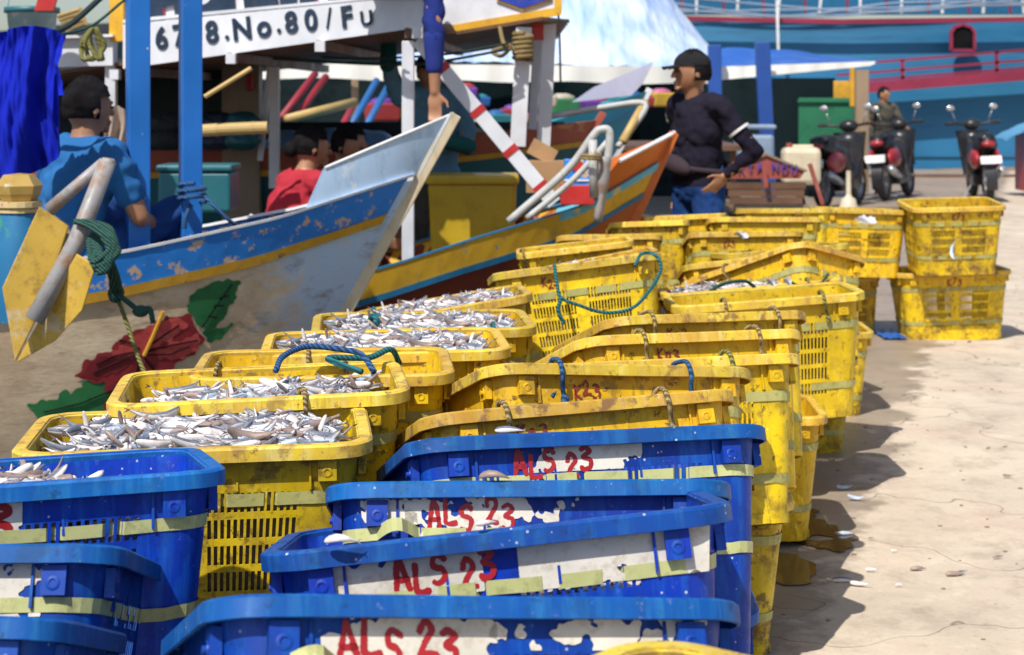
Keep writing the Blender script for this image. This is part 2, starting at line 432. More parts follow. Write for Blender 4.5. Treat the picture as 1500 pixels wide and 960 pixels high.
def fish(m, p, d, up, L=.1, rnd=random, bend=.1, mi=None, thick=1):
    d = d.normalized(); s = d.cross(up).normalized(); u = s.cross(d)
    prof = [(0,.03),(.04,.075),(.14,.115),(.32,.13),(.55,.11),(.74,.065),(.86,.032),(.9,.03)]
    n = 6; vs = []; bd = rnd.uniform(-bend, bend)
    back = mi if mi is not None else rnd.choice([0,0,0,0,1,1,2,3])
    for t, r in prof:
        c = p+d*(t-.45)*L+s*bd*L*(t-.45)**2*4
        for k in range(n):
            a = 2*math.pi*(k+.5)/n; vs.append(c+u*math.cos(a)*r*L*1.0*thick+s*math.sin(a)*r*L*.5*thick)
    o = len(m.v); m.v += [tuple(v) for v in vs]
    for i in range(len(prof)-1):
        for k in range(n):
            m.f.append((o+i*n+k, o+i*n+(k+1) % n, o+(i+1)*n+(k+1) % n, o+(i+1)*n+k))
            m.m.append((1 if back != 2 else 2) if k in (n-1, ) or (back == 1 and k in (0, n-2)) else (back if back != 1 else 0))
    m.f.append(tuple(o+k for k in range(n))[::-1]); m.m.append(back)
    e = p+d*(.9-.45)*L+s*bd*L*.45**2*4
    tw = u*math.cos(rnd.uniform(-1,1))+s*.3
    vs = [e-d*L*.03, e+d*L*.13+tw*.085*L, e+d*L*.06, e+d*L*.13-tw*.085*L]
    m.add(vs, [(0,1,2),(0,2,3)], 2 if back == 2 else (1 if rnd.random() < .4 else 2))
def heap_mesh(name, h0=.35, slope=0., rise=.03, nf=230, seed=0, big=1.):
    "uncountable heap of small fish filling a crate; slope along x"
    rnd = random.Random(seed); m = MB()
    a, b = half(H0-h0+.02); a -= .006; b -= .006
    def hz(x, y):
        e = max(0, 1-(x/a)**4)*max(0, 1-(y/b)**4)
        return h0+slope*x+rise*e+.018*mnoise.noise((x*9, y*9, seed))
    def gf(u, v):
        x, y = (u*2-1)*a, (v*2-1)*b
        x *= 1-.1*(v*2-1)**4*abs(u*2-1); return Vector((x, y, hz(x, y)-.012+.012*mnoise.noise((x*45, y*45, seed))))
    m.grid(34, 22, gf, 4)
    sk = []                       # dark skirt behind the slots, packed fish with the inner shade painted on
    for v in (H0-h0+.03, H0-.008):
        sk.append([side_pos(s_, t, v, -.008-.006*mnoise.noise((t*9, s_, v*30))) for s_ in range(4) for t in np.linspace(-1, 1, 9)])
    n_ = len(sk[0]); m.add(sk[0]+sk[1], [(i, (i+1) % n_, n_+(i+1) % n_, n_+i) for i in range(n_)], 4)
    for i in range(nf):
        x, y = rnd.uniform(-1,1)*(a-.048), rnd.uniform(-1,1)*(b-.036)
        an = rnd.gauss(0, .9); d = Vector((math.cos(an)*rnd.choice((-1,1)), math.sin(an), rnd.gauss(.0,.09)+slope*.5))
        up = Vector((rnd.gauss(0,.7), rnd.gauss(0,.7), 1)).normalized()
        fish(m, Vector((x, y, hz(x, y)+rnd.uniform(-.008,.016))), d, up, rnd.choice((.05,.07,.085,.10,.118))*rnd.uniform(.85,1.1)*big, rnd, .45, thick=rnd.uniform(.6,.95))
    for i in range(int(nf/55)):     # tails and snouts sticking out of the heap
        x, y = rnd.uniform(-1,1)*(a-.05), rnd.uniform(-1,1)*(b-.05)
        fish(m, Vector((x, y, hz(x, y)+.018)), Vector((rnd.gauss(0,.8), rnd.gauss(0,.6), -.6)), Vector((1,0,.2)), .065*big, rnd, .3, 2 if rnd.random() < .5 else 0, .6)
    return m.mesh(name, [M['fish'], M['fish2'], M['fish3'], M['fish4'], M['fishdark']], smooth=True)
MESH = {}
for k in ('yel', 'blu'):
    make_rows(*((.088, 5) if k == 'yel' else (.064, 6))); MESH['body_'+k] = body_mesh('crate_body_'+k, M[k]); MESH['rim_'+k] = rim_mesh('crate_rim_'+k, M[k+'_rim'])
MESH['strap_blu'] = [strap_mesh('strap_band', M['strap'], .070, .020, 3), strap_mesh('strap_band', M['strap'], .205, .02, 4)]
MESH['strap_bluw'] = [strap_mesh('strap_band', M['strap'], .070, .020, 8, 1), MESH['strap_blu'][1]]
MESH['strap_yel'] = [strap_mesh('strap_band', M['strap_old'], .088, .024, 5), strap_mesh('strap_band', M['strap_old'], .285, .022, 6)]
MESH['als'] = [lettering('lettering_mesh', 'ALS 23', [-.185,-.150,-.168][i], .070, .038, .0215, M['red_brush'], [.0044,.0047,.0042][i], i, cell=.0018) for i in range(3)]
MESH['k23'] = [lettering('lettering_mesh', 'K23', -.15+.015*i, .070, .029, .019, M['dkred_brush'], .0032, i+5, cell=.002) for i in range(3)]
MESH['k23r'] = [lettering('lettering_mesh', 'K23', .05, .072, .032, .022, M['dkred_brush'], .0036, 9, cell=.002)]
MESH['k73'] = lettering('lettering_mesh', 'K73', -.05, .076, .034, .026, M['dkred_brush'], .0042, 2, cell=.003)
MESH['heap'] = [heap_mesh('fish_heap_mesh', .355, 0, .03, 640, 1), heap_mesh('fish_heap_mesh', .335, -.10, .03, 600, 2), heap_mesh('fish_heap_mesh', .33, .02, .03, 600, 3), heap_mesh('fish_heap_mesh', .26, -.05, .03, 420, 4), heap_mesh('fish_heap_mesh', .338, -.17, .03, 640, 5)]
def crate(L, Rr, kind, label, tilt=0, text=None, heap=None, patches=(), loops=(), wild=0, straps=True, sw=1., group=None, hs=1.):
    "L, Rr: world ends of the front top edge; tilt: degrees the crate leans back"
    ex = (Rr-L); ln = ex.length; ex.normalize()
    ey = Vector((0,0,1)).cross(ex).normalized(); ez = ex.cross(ey)
    t = R(tilt); ey2 = ey*math.cos(t)-ez*math.sin(t); ez2 = ez*math.cos(t)+ey*math.sin(t)
    sx = ln/L0; rot = Matrix((ex, ey2, ez2)).transposed()
    mid = (L+Rr)/2; loc = mid - rot @ Vector((0, -W0/2*sw, H0*hs))
    root = empty('fish_crate', loc, label, 'crate', group or ('blue fish crates' if kind == 'blu' else 'yellow fish crates'))
    root.rotation_mode = 'QUATERNION'; root.rotation_quaternion = rot.to_quaternion(); root.scale = (sx, sw, hs)
    link('body', MESH['body_'+kind], root); link('rim', MESH['rim_'+kind], root)
    if straps:
        for s in MESH['strap_bluw' if wild else 'strap_'+kind]: link('strap', s, root)
    for p in patches: link('paint_patch', p, root)
    if text: link('lettering', text, root)
    for mname, x, bk in loops:
        o = link('rope_loop', loop_mesh('rope_loop', M[mname], x, int(x*1000) % 97, .0055, bk), root)
    if heap is not None:
        h = link('fish_heap', MESH['heap'][heap]); h.rotation_mode = 'QUATERNION'
        h.location = loc; h.rotation_quaternion = rot.to_quaternion(); h.scale = (sx, sw, hs)
        tag(h, 'heap of small silver fish in the '+label, 'fish', 'heaps of small fish in the crates', 'stuff')
    return root
# ------------------------------------------------------------------ crates in place
def zc(px, py, z): return G(px, py, z)
B, Y = 'blu', 'yel'
Ms = M['white_peel']
P1 = patch('paint_patch_mesh', -.20, .0, .026, .080, Ms, 1, .45); P1b = patch('paint_patch_mesh', .0, .27, .026, .055, Ms, 7, .2)
P2 = patch('paint_patch_mesh', -.25, -.03, .026, .078, Ms, 2, .6); P2b = patch('paint_patch_mesh', .03, .29, .026, .085, Ms, 3, .6)
P3 = patch('paint_patch_mesh', -.20, .08, .026, .080, Ms, 4, .22); P3b = patch('paint_patch_mesh', -.27, -.19, .026, .06, Ms, 5, .3)
P4 = patch('paint_patch_mesh', -.12, .08, .026, .062, Ms, 6, .3)
A = MESH['als']; K = MESH['k23']; KR = MESH['k23r'][0]; K73 = MESH['k73']
# right-hand run, nearest first (front top edge given at its two ends)
crate(W(306,868,1.93), W(1112,876,2.14), B, 'blue crate lettered ALS 23, nearest of the lettered blue ones, white paint around its letters', 24, A[0], patches=(P1, P1b), wild=1)
crate(zc(372,815,.775), zc(1080,737,.842), B, 'blue crate lettered ALS 23 sitting askew with large white paint patches', 10, A[1], heap=3, patches=(P2, P2b))
crate(zc(473,706,.797), zc(1080,700,.797), B, 'blue crate lettered ALS 23 between the askew blue crate and the hindmost blue crate', 20, A[2], patches=(P3, P3b), wild=1)
crate(W(598,642,2.98), W(1138,618,3.14), B, 'hindmost blue crate lettered ALS 23, directly before the yellow ones', 20, A[1], patches=(P4,))
crate(W(622,606,3.40), W(1090,566,3.62), Y, 'yellow crate lettered K23 with tan rope loop, directly behind the blue crates', 20, K[0], loops=(('rope_tan',-.17,0),('rope_tan',.16,0)))
crate(W(718,530,3.70), W(1117,537,3.97), Y, 'yellow crate lettered K23 with two blue rope knots over its rim', 20, K[1], loops=(('rope_blue',-.17,0),('rope_blue',.14,0)))
crate(W(786,534,3.98), W(1186,515,4.2), Y, 'yellow crate with a green twisted loop right of its middle', 17, loops=(('rope_olive',.13,0),))
crate(W(852,492,4.25), W(1187,480,4.5), Y, 'yellow crate lettered K23 with tan ropes at both ends ', 20, K[2], loops=(('rope_tan',-.16,0),('rope_tan',.17,0)))
crate(W(893,463,4.62), W(1194,453,4.88), Y, 'yellow crate lettered K23 just before the tall one with open slots', 20, K[0], loops=(('rope_tan',-.20,0),('rope_tan',.2,0)))
crate(W(985,450,5.9), W(1272,428,5.9), Y, 'tall yellow crate with rows of dark slots at the outer end of the row', 1, heap=3, loops=(('rope_tan',-.15,0),('rope_olive',.18,0)), hs=1.08)
crate(W(972,432,6.5), W(1237,408,6.5), Y, 'yellow crate heaped with fish, white scraps stuck on its rim', 3, K[0], heap=0, loops=(('rope_green',-.14,0),('rope_olive',.2,0)))
crate(W(985,418,7.0), W(1172,350,6.55), Y, 'big yellow crate lettered K23, tipped with one corner highest', 14, K[0], loops=(('rope_tan',-.05,0),))
crate(W(1000,388,7.4), W(1140,372,7.4), Y, 'yellow crate whose rim peeps out left behind the tipped crate', 12)
crate(W(1008,340,8.0), W(1180,338,8.0), Y, 'yellow crate lettered K23 with a white scrap on its face', 12, K[1])
crate(W(1040,318,8.8), W(1208,318,8.8), Y, 'yellow crate behind the one with the white scrap', 10)
crate(W(1078,306,9.5), W(1222,305,9.5), Y, 'yellow crate before the red handcart', 6, KR)
crate(W(1203,305,10.0), W(1336,309,10.0), Y, 'yellow crate lettered K73 at the left of the two standing free on top', 2, K73, heap=3)
crate(W(1336,306,9.75), W(1478,302,9.75), Y, 'top crate of the free-standing yellow pair at the right', -4, K73, heap=3, hs=1.0)
crate(W(1316,402,10.0), W(1486,396,10.0), Y, 'bottom crate of the free-standing yellow pair at the right', 0, K73, hs=1.02)
crate(W(1200,408,10.3), W(1292,406,10.3), Y, 'dirty yellow crate under the left one of the free-standing top crates', 0)
# middle column
crate(W(722,400,5.8), W(972,368,5.85), Y, 'yellow crate with a long teal rope hanging down its slotted face', 9, K[0], heap=3)
crate(W(778,402,6.6), W(966,366,6.6), Y, 'yellow crate full of fish behind the one with the teal rope', 3, heap=1)
crate(W(756,372,7.1), W(930,352,7.1), Y, 'yellow crate with rope round its left corner', 2, loops=(('rope_tan',-.29,0),))
crate(W(815,344,7.6), W(972,342,7.6), Y, 'yellow crate lettered K23 on the left by the red boat', 14, K[1])
crate(W(893,326,8.3), W(1012,322,8.3), Y, 'yellow crate behind the lettered one by the red boat', 10, K[0])
crate(W(935,318,9.0), W(1066,312,9.0), Y, 'yellow crate at the feet of the man in the black cap', 5)
crate(W(1068,372,6.2+1.5), W(1250,356,6.3+1.5), Y, 'yellow crate half hidden behind the tipped corner', 4)
# left column, nearest first
crate(W(-520,884,2.03), W(92,905,2.03), B, 'blue crate in the bottom left corner, only its curved rim in view', 20)
crate(W(-530,800,2.34), W(170,795,2.34), B, 'blue crate with strap band round its corner, second from the bottom left', 20, straps=True, patches=(patch('paint_patch_mesh', .17, .23, .03, .09, Ms, 12, .5),))
crate(G(-339,734,.83), G(338,688,.83), B, 'big blue crate of fish at the left with two strap bands', 5, lettering('lettering_mesh', '3', -.040, .088, .052, .05, M['red_brush'], .007, 3), heap=4, patches=(patch('paint_patch_mesh', -.10, .015, .026, .10, Ms, 9, .7),), sw=.8)
crate(W(8,668,3.04), W(548,650,3.12), Y, 'yellow crate heaped with fish, nearest of the yellow ones at the left', 0, heap=0, loops=(('rope_olive',-.12,1),('rope_olive',.2,1)), sw=.95)
crate(W(150,596,3.42), W(604,574,3.5), Y, 'yellow crate with fish and tan rope loops, second yellow one at the left', 0, heap=2, loops=(('rope_tan',-.1,1),('rope_tan',.2,1),('rope_tan',.1,0)))
crate(W(272,556,3.8), W(668,548,3.85), Y, 'yellow crate with long blue ropes across its top', 0, heap=3)
crate(W(378,522,4.22), W(752,512,4.28), Y, 'yellow crate brimming with silver fish between two roped crates', 0, heap=0, loops=(('rope_tan',-.2,0),))
crate(W(455,488,4.66), W(790,480,4.72), Y, 'yellow crate with bright green rope knot, red marks inside and fish', 0, heap=0, loops=(('rope_teal',.2,0),('rope_teal',-.14,1)))
crate(W(520,474,5.2), W(782,430,5.25), Y, 'yellow crate of fish sloping up beside the painted boat', 2, heap=0)
# lower crates whose sides show along the row and under the blue ones
def low(px, py, z, ln, label, kind=Y, **k):
    r = G(px, py, z); return crate(r-Vector((ln, -.02, 0)), r, kind, label, 0, **k)
low(1118,905,.425,.64, 'lower blue crate under the lettered blue ones', B)
low(1168,738,.42,.62, 'lower crate with a broken dry rim, nearest in the bottom tier', heap=None)
low(1217,612,.42,.60, 'lower crate second in the bottom tier along the pavement')
low(1261,528,.38,.60, 'lower crate third in the bottom tier along the pavement')
low(1284,488,.38,.60, 'lower crate fourth in the bottom tier, under the tipped crate')
low(1140,668,.415,.62, 'lower crate in the bottom tier wedged behind the broken-rim one')
low(1178,572,.42,.60, 'lower crate in the bottom tier behind the second one')
low(1000,1180,.42,.62, 'lower blue crate carrying the nearest lettered crate', B)
low(1030,980,.42,.62, 'lower blue crate carrying the askew crate', B)
# foreground corner poking in at the bottom edge
c0 = Vector(W(945,941,1.842)); c0.z = .83; ax = Vector((math.cos(R(-38)), math.sin(R(-38)), 0)); ay = Vector((-ax.y, ax.x, 0))
fl = c0-ay*W0-Vector((0,0,0)); crate(fl-ax*.0, fl+ax*.66, Y, 'yellow crate in the very front, only its rounded rim corner in view', 0)
# ropes lying over crates
def rope(pts, mat, r, label, group='loose ropes on the crates', name='rope'):
    m = MB(); m.tube(cr(pts, 8), r, 8)
    return tag(m.build(name, M[mat], smooth=True), label, 'rope', group)
rope([W(404,543,3.72), W(415,522,3.78), W(450,508,3.85), W(500,512,3.86), W(530,520,3.85), W(548,545,3.8)], 'rope_blue', .007, 'blue rope arching over the yellow crate')
rope([W(530,545,3.75), W(488,530,3.8), W(485,524,3.82), W(540,524,3.86), W(572,512,3.9), W(585,532,3.95)], 'rope_teal', .007, 'teal rope doubled back over the yellow crate')
rope([W(812,388,5.75), W(816,415,5.72), W(822,436,5.70), W(850,448,5.70), W(885,458,5.72), W(925,452,5.72), W(952,425,5.74), W(968,395,5.76), W(960,374,5.78), W(940,372,5.82), W(930,390,5.78)], 'rope_teal', .006, 'long teal rope draped down the slotted crate')
rope([W(822,436,5.69), W(818,455,5.68), W(826,475,5.68)], 'rope_teal', .007, 'loose end of teal rope on the slotted crate')
rope([W(1033,448,6.4), W(1040,428,6.35), W(1060,416,6.4), W(1090,412,6.45), W(1105,420,6.5)], 'rope_green', .007, 'green rope over the heaped fish by the tipped crate')
rope([W(1160,414,6.45), W(1180,425,6.45), W(1200,418,6.45), W(1213,402,6.5)], 'rope_green', .006, 'green rope on the rim with white scraps')
m = MB()
for k in range(3): m.tube(cr([W(540+k*4,470-k*2,4.85), W(545+k*5,462,4.82), W(552,470+k*3,4.80), W(541,478,4.8), W(540+k*3,492,4.76)], 6), .006, 7)
tag(m.build('rope', M['rope_teal'], smooth=True), 'bunched green rope knot on the rim near the painted bow', 'rope', 'loose ropes on the crates')
# single fish dropped about
fm = [M['fish'], M['fish2'], M['fish3'], M['fish4']]
def one(p, ang, L, label, mi=None, zt=0):
    m = MB(); fish(m, Vector((0,0,0)), Vector((math.cos(ang), math.sin(ang), zt)), Vector((.5,.5,.6)), L, random, .3, mi)
    return tag(m.build('fish', fm, smooth=True, loc=p), label, 'fish', 'single fish dropped about')
one(W(712,766,2.36), .5, .035, 'small pale fish stuck on the rim of the askew blue crate', 0)
one(W(722,694,2.72), -.2, .055, 'dark fish lying on the blue rim under the red letters', 2)
one(W(745,629,3.04), 0, .055, 'purplish fish hung by the rope on the rim of the hindmost blue crate', 1)
one(W(498,788,2.33), 0, .05, 'pale fish head on the left rim of the askew blue crate', 0)
one(W(650,818,2.5), 2.6, .06, 'pale fish between crates', 0)
one(W(1394,368,9.85-.22), 1.2, .12, 'single fish caught on the face of the right-hand top crate', 3, 2.5)
for i, (x, y, a, L, mi, lb) in enumerate([(1236,714,.1,.09,3,'silver fish on the ground in the shade, farther of two'), (1255,730,-.4,.09,3,'silver fish on the ground in the shade, nearer of two'),
    (1238,781,.05,.08,3,'silver fish at the edge of the puddle'), (1235,849,-.1,.10,1,'dark fish leading the scatter near the front shadow'), (1258,855,-.4,.08,0,'pale fish trailing the scatter near the front shadow'),
    (1276,834,0,.05,0,'small pale fish in the sun between shadows'), (1345,832,.2,.07,2,'brown fish scrap in the sun'), (1398,840,.1,.08,2,'brown dried fish, left of the pair in the open'),
    (1408,838,.6,.06,1,'dark dried fish, right of the pair in the open'), (1476,697,.0,.06,2,'reddish fish scrap near the right edge'), (1462,815,.3,.05,2,'brown fish bit far right on the concrete'),
    (1310,806,.1,.03,0,'tiny pale scrap on the concrete'), (1317,856,.1,.035,0,'tiny pale scrap below the scatter'), (1276,788,.2,.03,2,'tiny brown scrap by the shadow tip')]):
    one(G(x, y, .010), a, L*.75, lb, mi)
def scrap(c, w, h, label, d):
    p = W(*c, d); m = MB()
    m.grid(6, 6, lambda u, v: p+Vector(((u-.5)*w+.004*math.sin(v*7), .01*math.sin(u*5+v*4), (v-.5)*h+.006*math.sin(u*6))), 0, keep=lambda u, v: (u-.5)**2+(v-.5)**2 < .26+.08*math.sin(u*20+v*13))
    tag(m.build('scrap', Mp, smooth=True), label, 'scrap', 'white scraps on the crates')
Mp = paint('white_scrap', (.75,.78,.85), None, (.4,.4,.45), scale=20)
scrap((1131,414), .025, .04, 'white scrap on the rim, left of two', 6.47); scrap((1155,413), .03, .045, 'white scrap on the rim, right of two', 6.47)
scrap((1086,344), .06, .03, 'white scrap on a lettered crate face', 7.95); scrap((1268,322), .12, .05, 'white scrap on the rim of the left free crate', 9.95)
# ------------------------------------------------------------------ boats
def interp(tab, x):
    if x <= tab[0][0]: return tab[0][1]
    for (a, fa), (b, fb) in zip(tab, tab[1:]):
        if x <= b: return fa+(fb-fa)*(x-a)/(b-a)
    return tab[-1][1]
class Hull:
    def __init__(s, yc, tip, rake, zs, B=.85, flare=.3, length=6, sweep=.9):
        s.yc, s.tx, s.tz, s.rake, s.zs, s.B, s.fl, s.len, s.sw = yc, tip[0], tip[1], rake, zs, B, flare, length, sweep
    def p(s, q, w, side=-1, off=0):
        "q: metres aft of the stem, w: metres below the gunwale"
        z = interp(s.zs, q)-w; x = s.tx-s.rake*(s.tz-z)-q
        hb = s.B*(1-math.exp(-q/s.sw))*(1-s.fl*max(0, w))
        return Vector((x, s.yc+side*(hb+off), z))
    def at(s, x, z, off=0, side=-1):
        q = s.tx-s.rake*(s.tz-z)-x; w = interp(s.zs, q)-z; return s.p(q, w, side, off)
    def skin(s, name, mat, root, w0, w1, q0=0, q1=None, off=0, nw=14, nq=60, sides=(-1,1), top=None):
        m = MB(); q1 = q1 or s.len
        for sd in sides:
            m.grid(nq, nw, lambda u, v: s.p(q0+(q1-q0)*u**1.6, w0+(w1-w0)*v, sd, off), 0)
        return m.build(name, mat, root, smooth=True)
    def band(s, name, mat, root, w0, w1, q0, q1=None, off=.012, th=.012, sides=(-1,1)):
        q1 = q1 or s.len; m = MB()
        for sd in sides:
            A = [[s.p(q0+(q1-q0)*(k/50)**1.4, w, sd, o) for w, o in ((w0,off-th),(w0,off),(w1,off),(w1,off-th))] for k in range(51)]
            m.add([p for r in A for p in r], [(4*i+k, 4*i+(k+1) % 4, 4*i+4+(k+1) % 4, 4*i+4+k) for i in range(50) for k in range(4)]+[(0,1,2,3),(203,202,201,200)])
        return m.build(name, mat, root)
    def stem(s, name, mat, root, w=.045, d=.05, zb=-.9, ztop=None):
        m = MB(); zt = ztop or s.tz; a = Vector((s.tx-s.rake*(s.tz-zt), s.yc, zt)); b = Vector((s.tx-s.rake*(s.tz-zb), s.yc, zb))
        m.beam(a, b, d, w, up=(0,1,0)); return m.build(name, mat, root, bevel=.004)
cream = None
def hull_cream():
    m, nt, b = nmat('weathered_cream_hull'); v = coords(nt, False); tc = nt.nodes.new('ShaderNodeTexCoord')
    sep = nt.nodes.new('ShaderNodeSeparateXYZ'); nt.links.new(tc.outputs['Object'], sep.inputs[0])
    n1 = tex(nt, v, 2.2, 8, .72, (1, 1, 1.3)); n2 = tex(nt, v, 9, 9, .7, (.5, 1, 1.5)); n3 = tex(nt, v, 30, 6, .7)
    c = mix(nt, ramp(nt, n1, .40, .60), (.86,.70,.50), (.60,.44,.29))
    g = math_(nt, 'ADD', ramp(nt, sep.outputs['X'], -1.15, -.75, 0, 1), ramp(nt, n2, .3, .7, -.45, .45))
    c = mix(nt, ramp(nt, g, .3, .8), c, (.50,.66,.88))
    c = mix(nt, ramp(nt, n2, .55, .70, 0, .8), c, (.24,.14,.08))
    c = mix(nt, ramp(nt, n3, .6, .72, 0, .5), c, (.72,.60,.46))
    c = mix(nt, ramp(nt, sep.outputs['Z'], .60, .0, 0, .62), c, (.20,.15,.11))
    nt.links.new(c, b.inputs['Base Color']); b.inputs['Roughness'].default_value = .75; bump(nt, b, n2, .5, .01); return m
M['cream'] = hull_cream()
M['hull_blue'] = paint('peeling_blue_paint', (.012,.22,.74), (.56,.40,.28), (.02,.06,.2), .565, .4, 5, .5, wscale=14, stretch=(1,1,2))
M['hull_yel'] = paint('worn_yellow_paint', (.62,.33,.02), (.16,.10,.06), (.20,.10,.03), .62, .6, 7, .6, wscale=12)
M['rail'] = paint('white_rail_paint', (.74,.76,.78), None, (.45,.40,.34), dirt_amt=.4, scale=9)
M['washblue'] = paint('pale_blue_worn_board', (.46,.64,.88), (.80,.82,.84), (.12,.22,.34), .60, .6, 5, .55, wscale=9, stretch=(2,1,.6), soft=.2)
M['wood'] = paint('bare_pale_wood', (.60,.50,.34), None, (.26,.15,.08), dirt_amt=.6, scale=8, stretch=(1,1,.3))
M['brownwood'] = paint('dark_brown_wood', (.15,.075,.04), None, (.04,.02,.01), dirt_amt=.6, scale=6, stretch=(.3,1,1))
M['flower'] = paint('painted_red_petal', (.30,.016,.026), (.32,.06,.06), (.07,.005,.01), .60, .7, 9, .6, wscale=11, stretch=(1,1,2), soft=.15)
M['petal2'] = paint('petal_light_red', (.58,.07,.07), (.62,.25,.2), (.14,.01,.015), .58, .8, 12, .6, wscale=14, stretch=(1,1,2), soft=.15); M['petal3'] = paint('petal_deep_red', (.22,.010,.018), (.40,.08,.08), (.04,.003,.006), .6, .8, 12, .6, wscale=14, stretch=(1,1,2), soft=.15)
M['leafp'] = paint('painted_green_leaf', (.016,.17,.05), (.12,.16,.03), (.005,.02,.01), .60, .6, 9, .6, wscale=12, soft=.1)
M['leafrim'] = paint('painted_olive_edge', (.10,.13,.02), None, (.02,.03,.01), scale=9)
M['black'] = paint('black_line', (.006,.006,.008), None, (.01,.01,.01), scale=9, rough=.9, spec=.05)
b1 = empty('wooden_boat', (-2,7.3,0), 'wooden boat with cream hull, blue gunwale and a painted red hibiscus', 'boat')
H1 = Hull(7.3, (-.24,1.348), .556, [(0,1.09),(.05,1.08),(.47,.925),(.94,.815),(1.36,.74),(2.5,.62),(4,.62),(6.2,.8)], .85, .16, 6.2)
def child(o, root):
    o.parent = root; o.matrix_parent_inverse = root.matrix_world.inverted(); return o
def kids(fn, root):
    before = set(bpy.data.objects); fn()
    for o in bpy.data.objects:
        if o not in before and o.parent is None:
            o.parent = root; o.location = Vector(o.location)-root.location
def boat1():
    H = H1
    H.skin('hull', M['cream'], None, .02, 1.9, 0, nw=24)
    H.band('gunwale_plank', M['hull_blue'], None, .0, .15, .055)
    H.band('rub_stripe', M['hull_yel'], None, .152, .195, .055, off=.018, th=.02)
    H.band('rail_cap', M['rail'], None, -.012, .0, .03, off=.018, th=.05)
    H.stem('stem', M['wood'], None)
    m = MB()
    def bow(u, v, sd):     # raised bow board over the gunwale
        xt0, zt0 = -.772, 1.125
        zt = zt0+(H.tz-zt0)*u; xt = xt0+(H.tx-.01-xt0)*u
        q = .385*(1-u)**1.1; lo = H.p(q, .0, sd)
        return Vector((lo.x+(xt-lo.x)*v, lo.y+(H.yc-lo.y)*v*.12, lo.z+(zt-lo.z)*v))
    for sd in (-1, 1):
        m.grid(20, 8, lambda u, v: bow(u, v, sd))
        m.grid(20, 8, lambda u, v: bow(u, v, sd)+Vector((-.01,-sd*.025,0)))
        for i in range(20):
            a, c = bow(i/20, 1, sd), bow((i+1)/20, 1, sd); m.add([a, c, c+Vector((-.01,-sd*.025,0)), a+Vector((-.01,-sd*.025,0))], [(0,1,2,3)])
    m.build('bow_board', M['washblue'])
    m = MB(); pts = [bow(i/20, 1, -1)+Vector((0,0,.004)) for i in range(21)]; m.tube(pts, .007, 6); m.build('bow_board_edge', M['rail'], smooth=True)
    # deck inside
    m = MB(); m.grid(30, 6, lambda u, v: Vector(((lambda a, c: a.lerp(c, v))(H.p(.2+u*5.8, .30, -1, -.03), H.p(.2+u*5.8, .30, 1, -.03)))))
    m.build('deck', M['brownwood'])
    # painted flower on the hull planks: outlines in metres on the side plane
    def s2(px, py): return ((px-750)/F*6.85, CAMH-(py-150)/F*6.85)
    def blob(name, pix, mat, off, rag=.006, sc=25, cell=.009):
        P = [s2(*q) for q in pix]; f = polyfield(P, rag, sc); m = MB()
        xs = [p[0] for p in P]; zs = [p[1] for p in P]
        for poly in marching(min(xs)-.01, max(xs)+.01, min(zs)-.01, max(zs)+.01, cell, f):
            m.add([H.at(a, b, off) for a, b in poly], [tuple(range(len(poly)))])
        return m.build(name, mat)
    blob('painted_leaf', [(52,590),(110,568),(160,545),(200,560),(165,600),(150,625),(100,622),(65,612)], M['leafp'], .004, .012, 40)
    blob('painted_leaf', [(270,450),(290,425),(312,415),(335,410),(345,420),(338,445),(315,480),(295,492),(285,480)], M['leafp'], .004, .01, 40)
    blob('painted_leaf', [(292,490),(320,486),(337,478),(330,490),(310,505),(295,508)], M['leafp'], .004, .008, 40)
    blob('painted_flower', [(115,548),(132,524),(150,516),(165,520),(170,500),(195,485),(215,478),(235,468),(255,462),(275,466),(280,485),(292,492),(292,510),(275,525),(262,535),(248,535),(246,550),(235,565),(220,575),(190,590),(165,605),(150,600),(160,580),(150,560),(130,555)], M['flower'], .007, .012, 30)
    for pix, mt in (([(165,520),(200,490),(235,470),(262,466),(270,480),(245,500),(215,515),(190,528)],'petal2'), ([(215,520),(250,505),(285,492),(288,512),(262,530),(235,530)],'petal2'),
                    ([(120,548),(150,520),(195,522),(200,530),(165,548),(140,554)],'petal3'), ([(165,598),(160,570),(190,540),(215,530),(235,548),(225,570),(195,588)],'petal3')):
        blob('petal', pix, M[mt], .0085, .01, 35)
    m = MB(); m.tube([H.at(*s2(210,522), .014), H.at(*s2(222,497), .012), H.at(*s2(240,456), .012)], .008, 6); m.build('painted_stamen', M['hull_yel'])
    m = MB()
    for pl in ([(200,520),(175,530),(140,545)], [(203,525),(198,550),(178,585)], [(215,521),(245,522),(272,512)], [(212,512),(235,495),(260,478)], [(205,512),(190,500),(178,496)], [(210,526),(222,545),(222,565)], [(200,515),(170,520),(145,532)], [(214,516),(250,508),(284,503)],
               [(290,485),(310,455),(335,420)], [(70,600),(120,590),(170,570)], [(300,467),(312,470)], [(308,452),(322,452)], [(316,440),(330,437)]):
        m.tube([H.at(*s2(*q), .010) for q in pl], .003, 5)
    m.build('painted_veins', M['black'])
kids(boat1, b1)
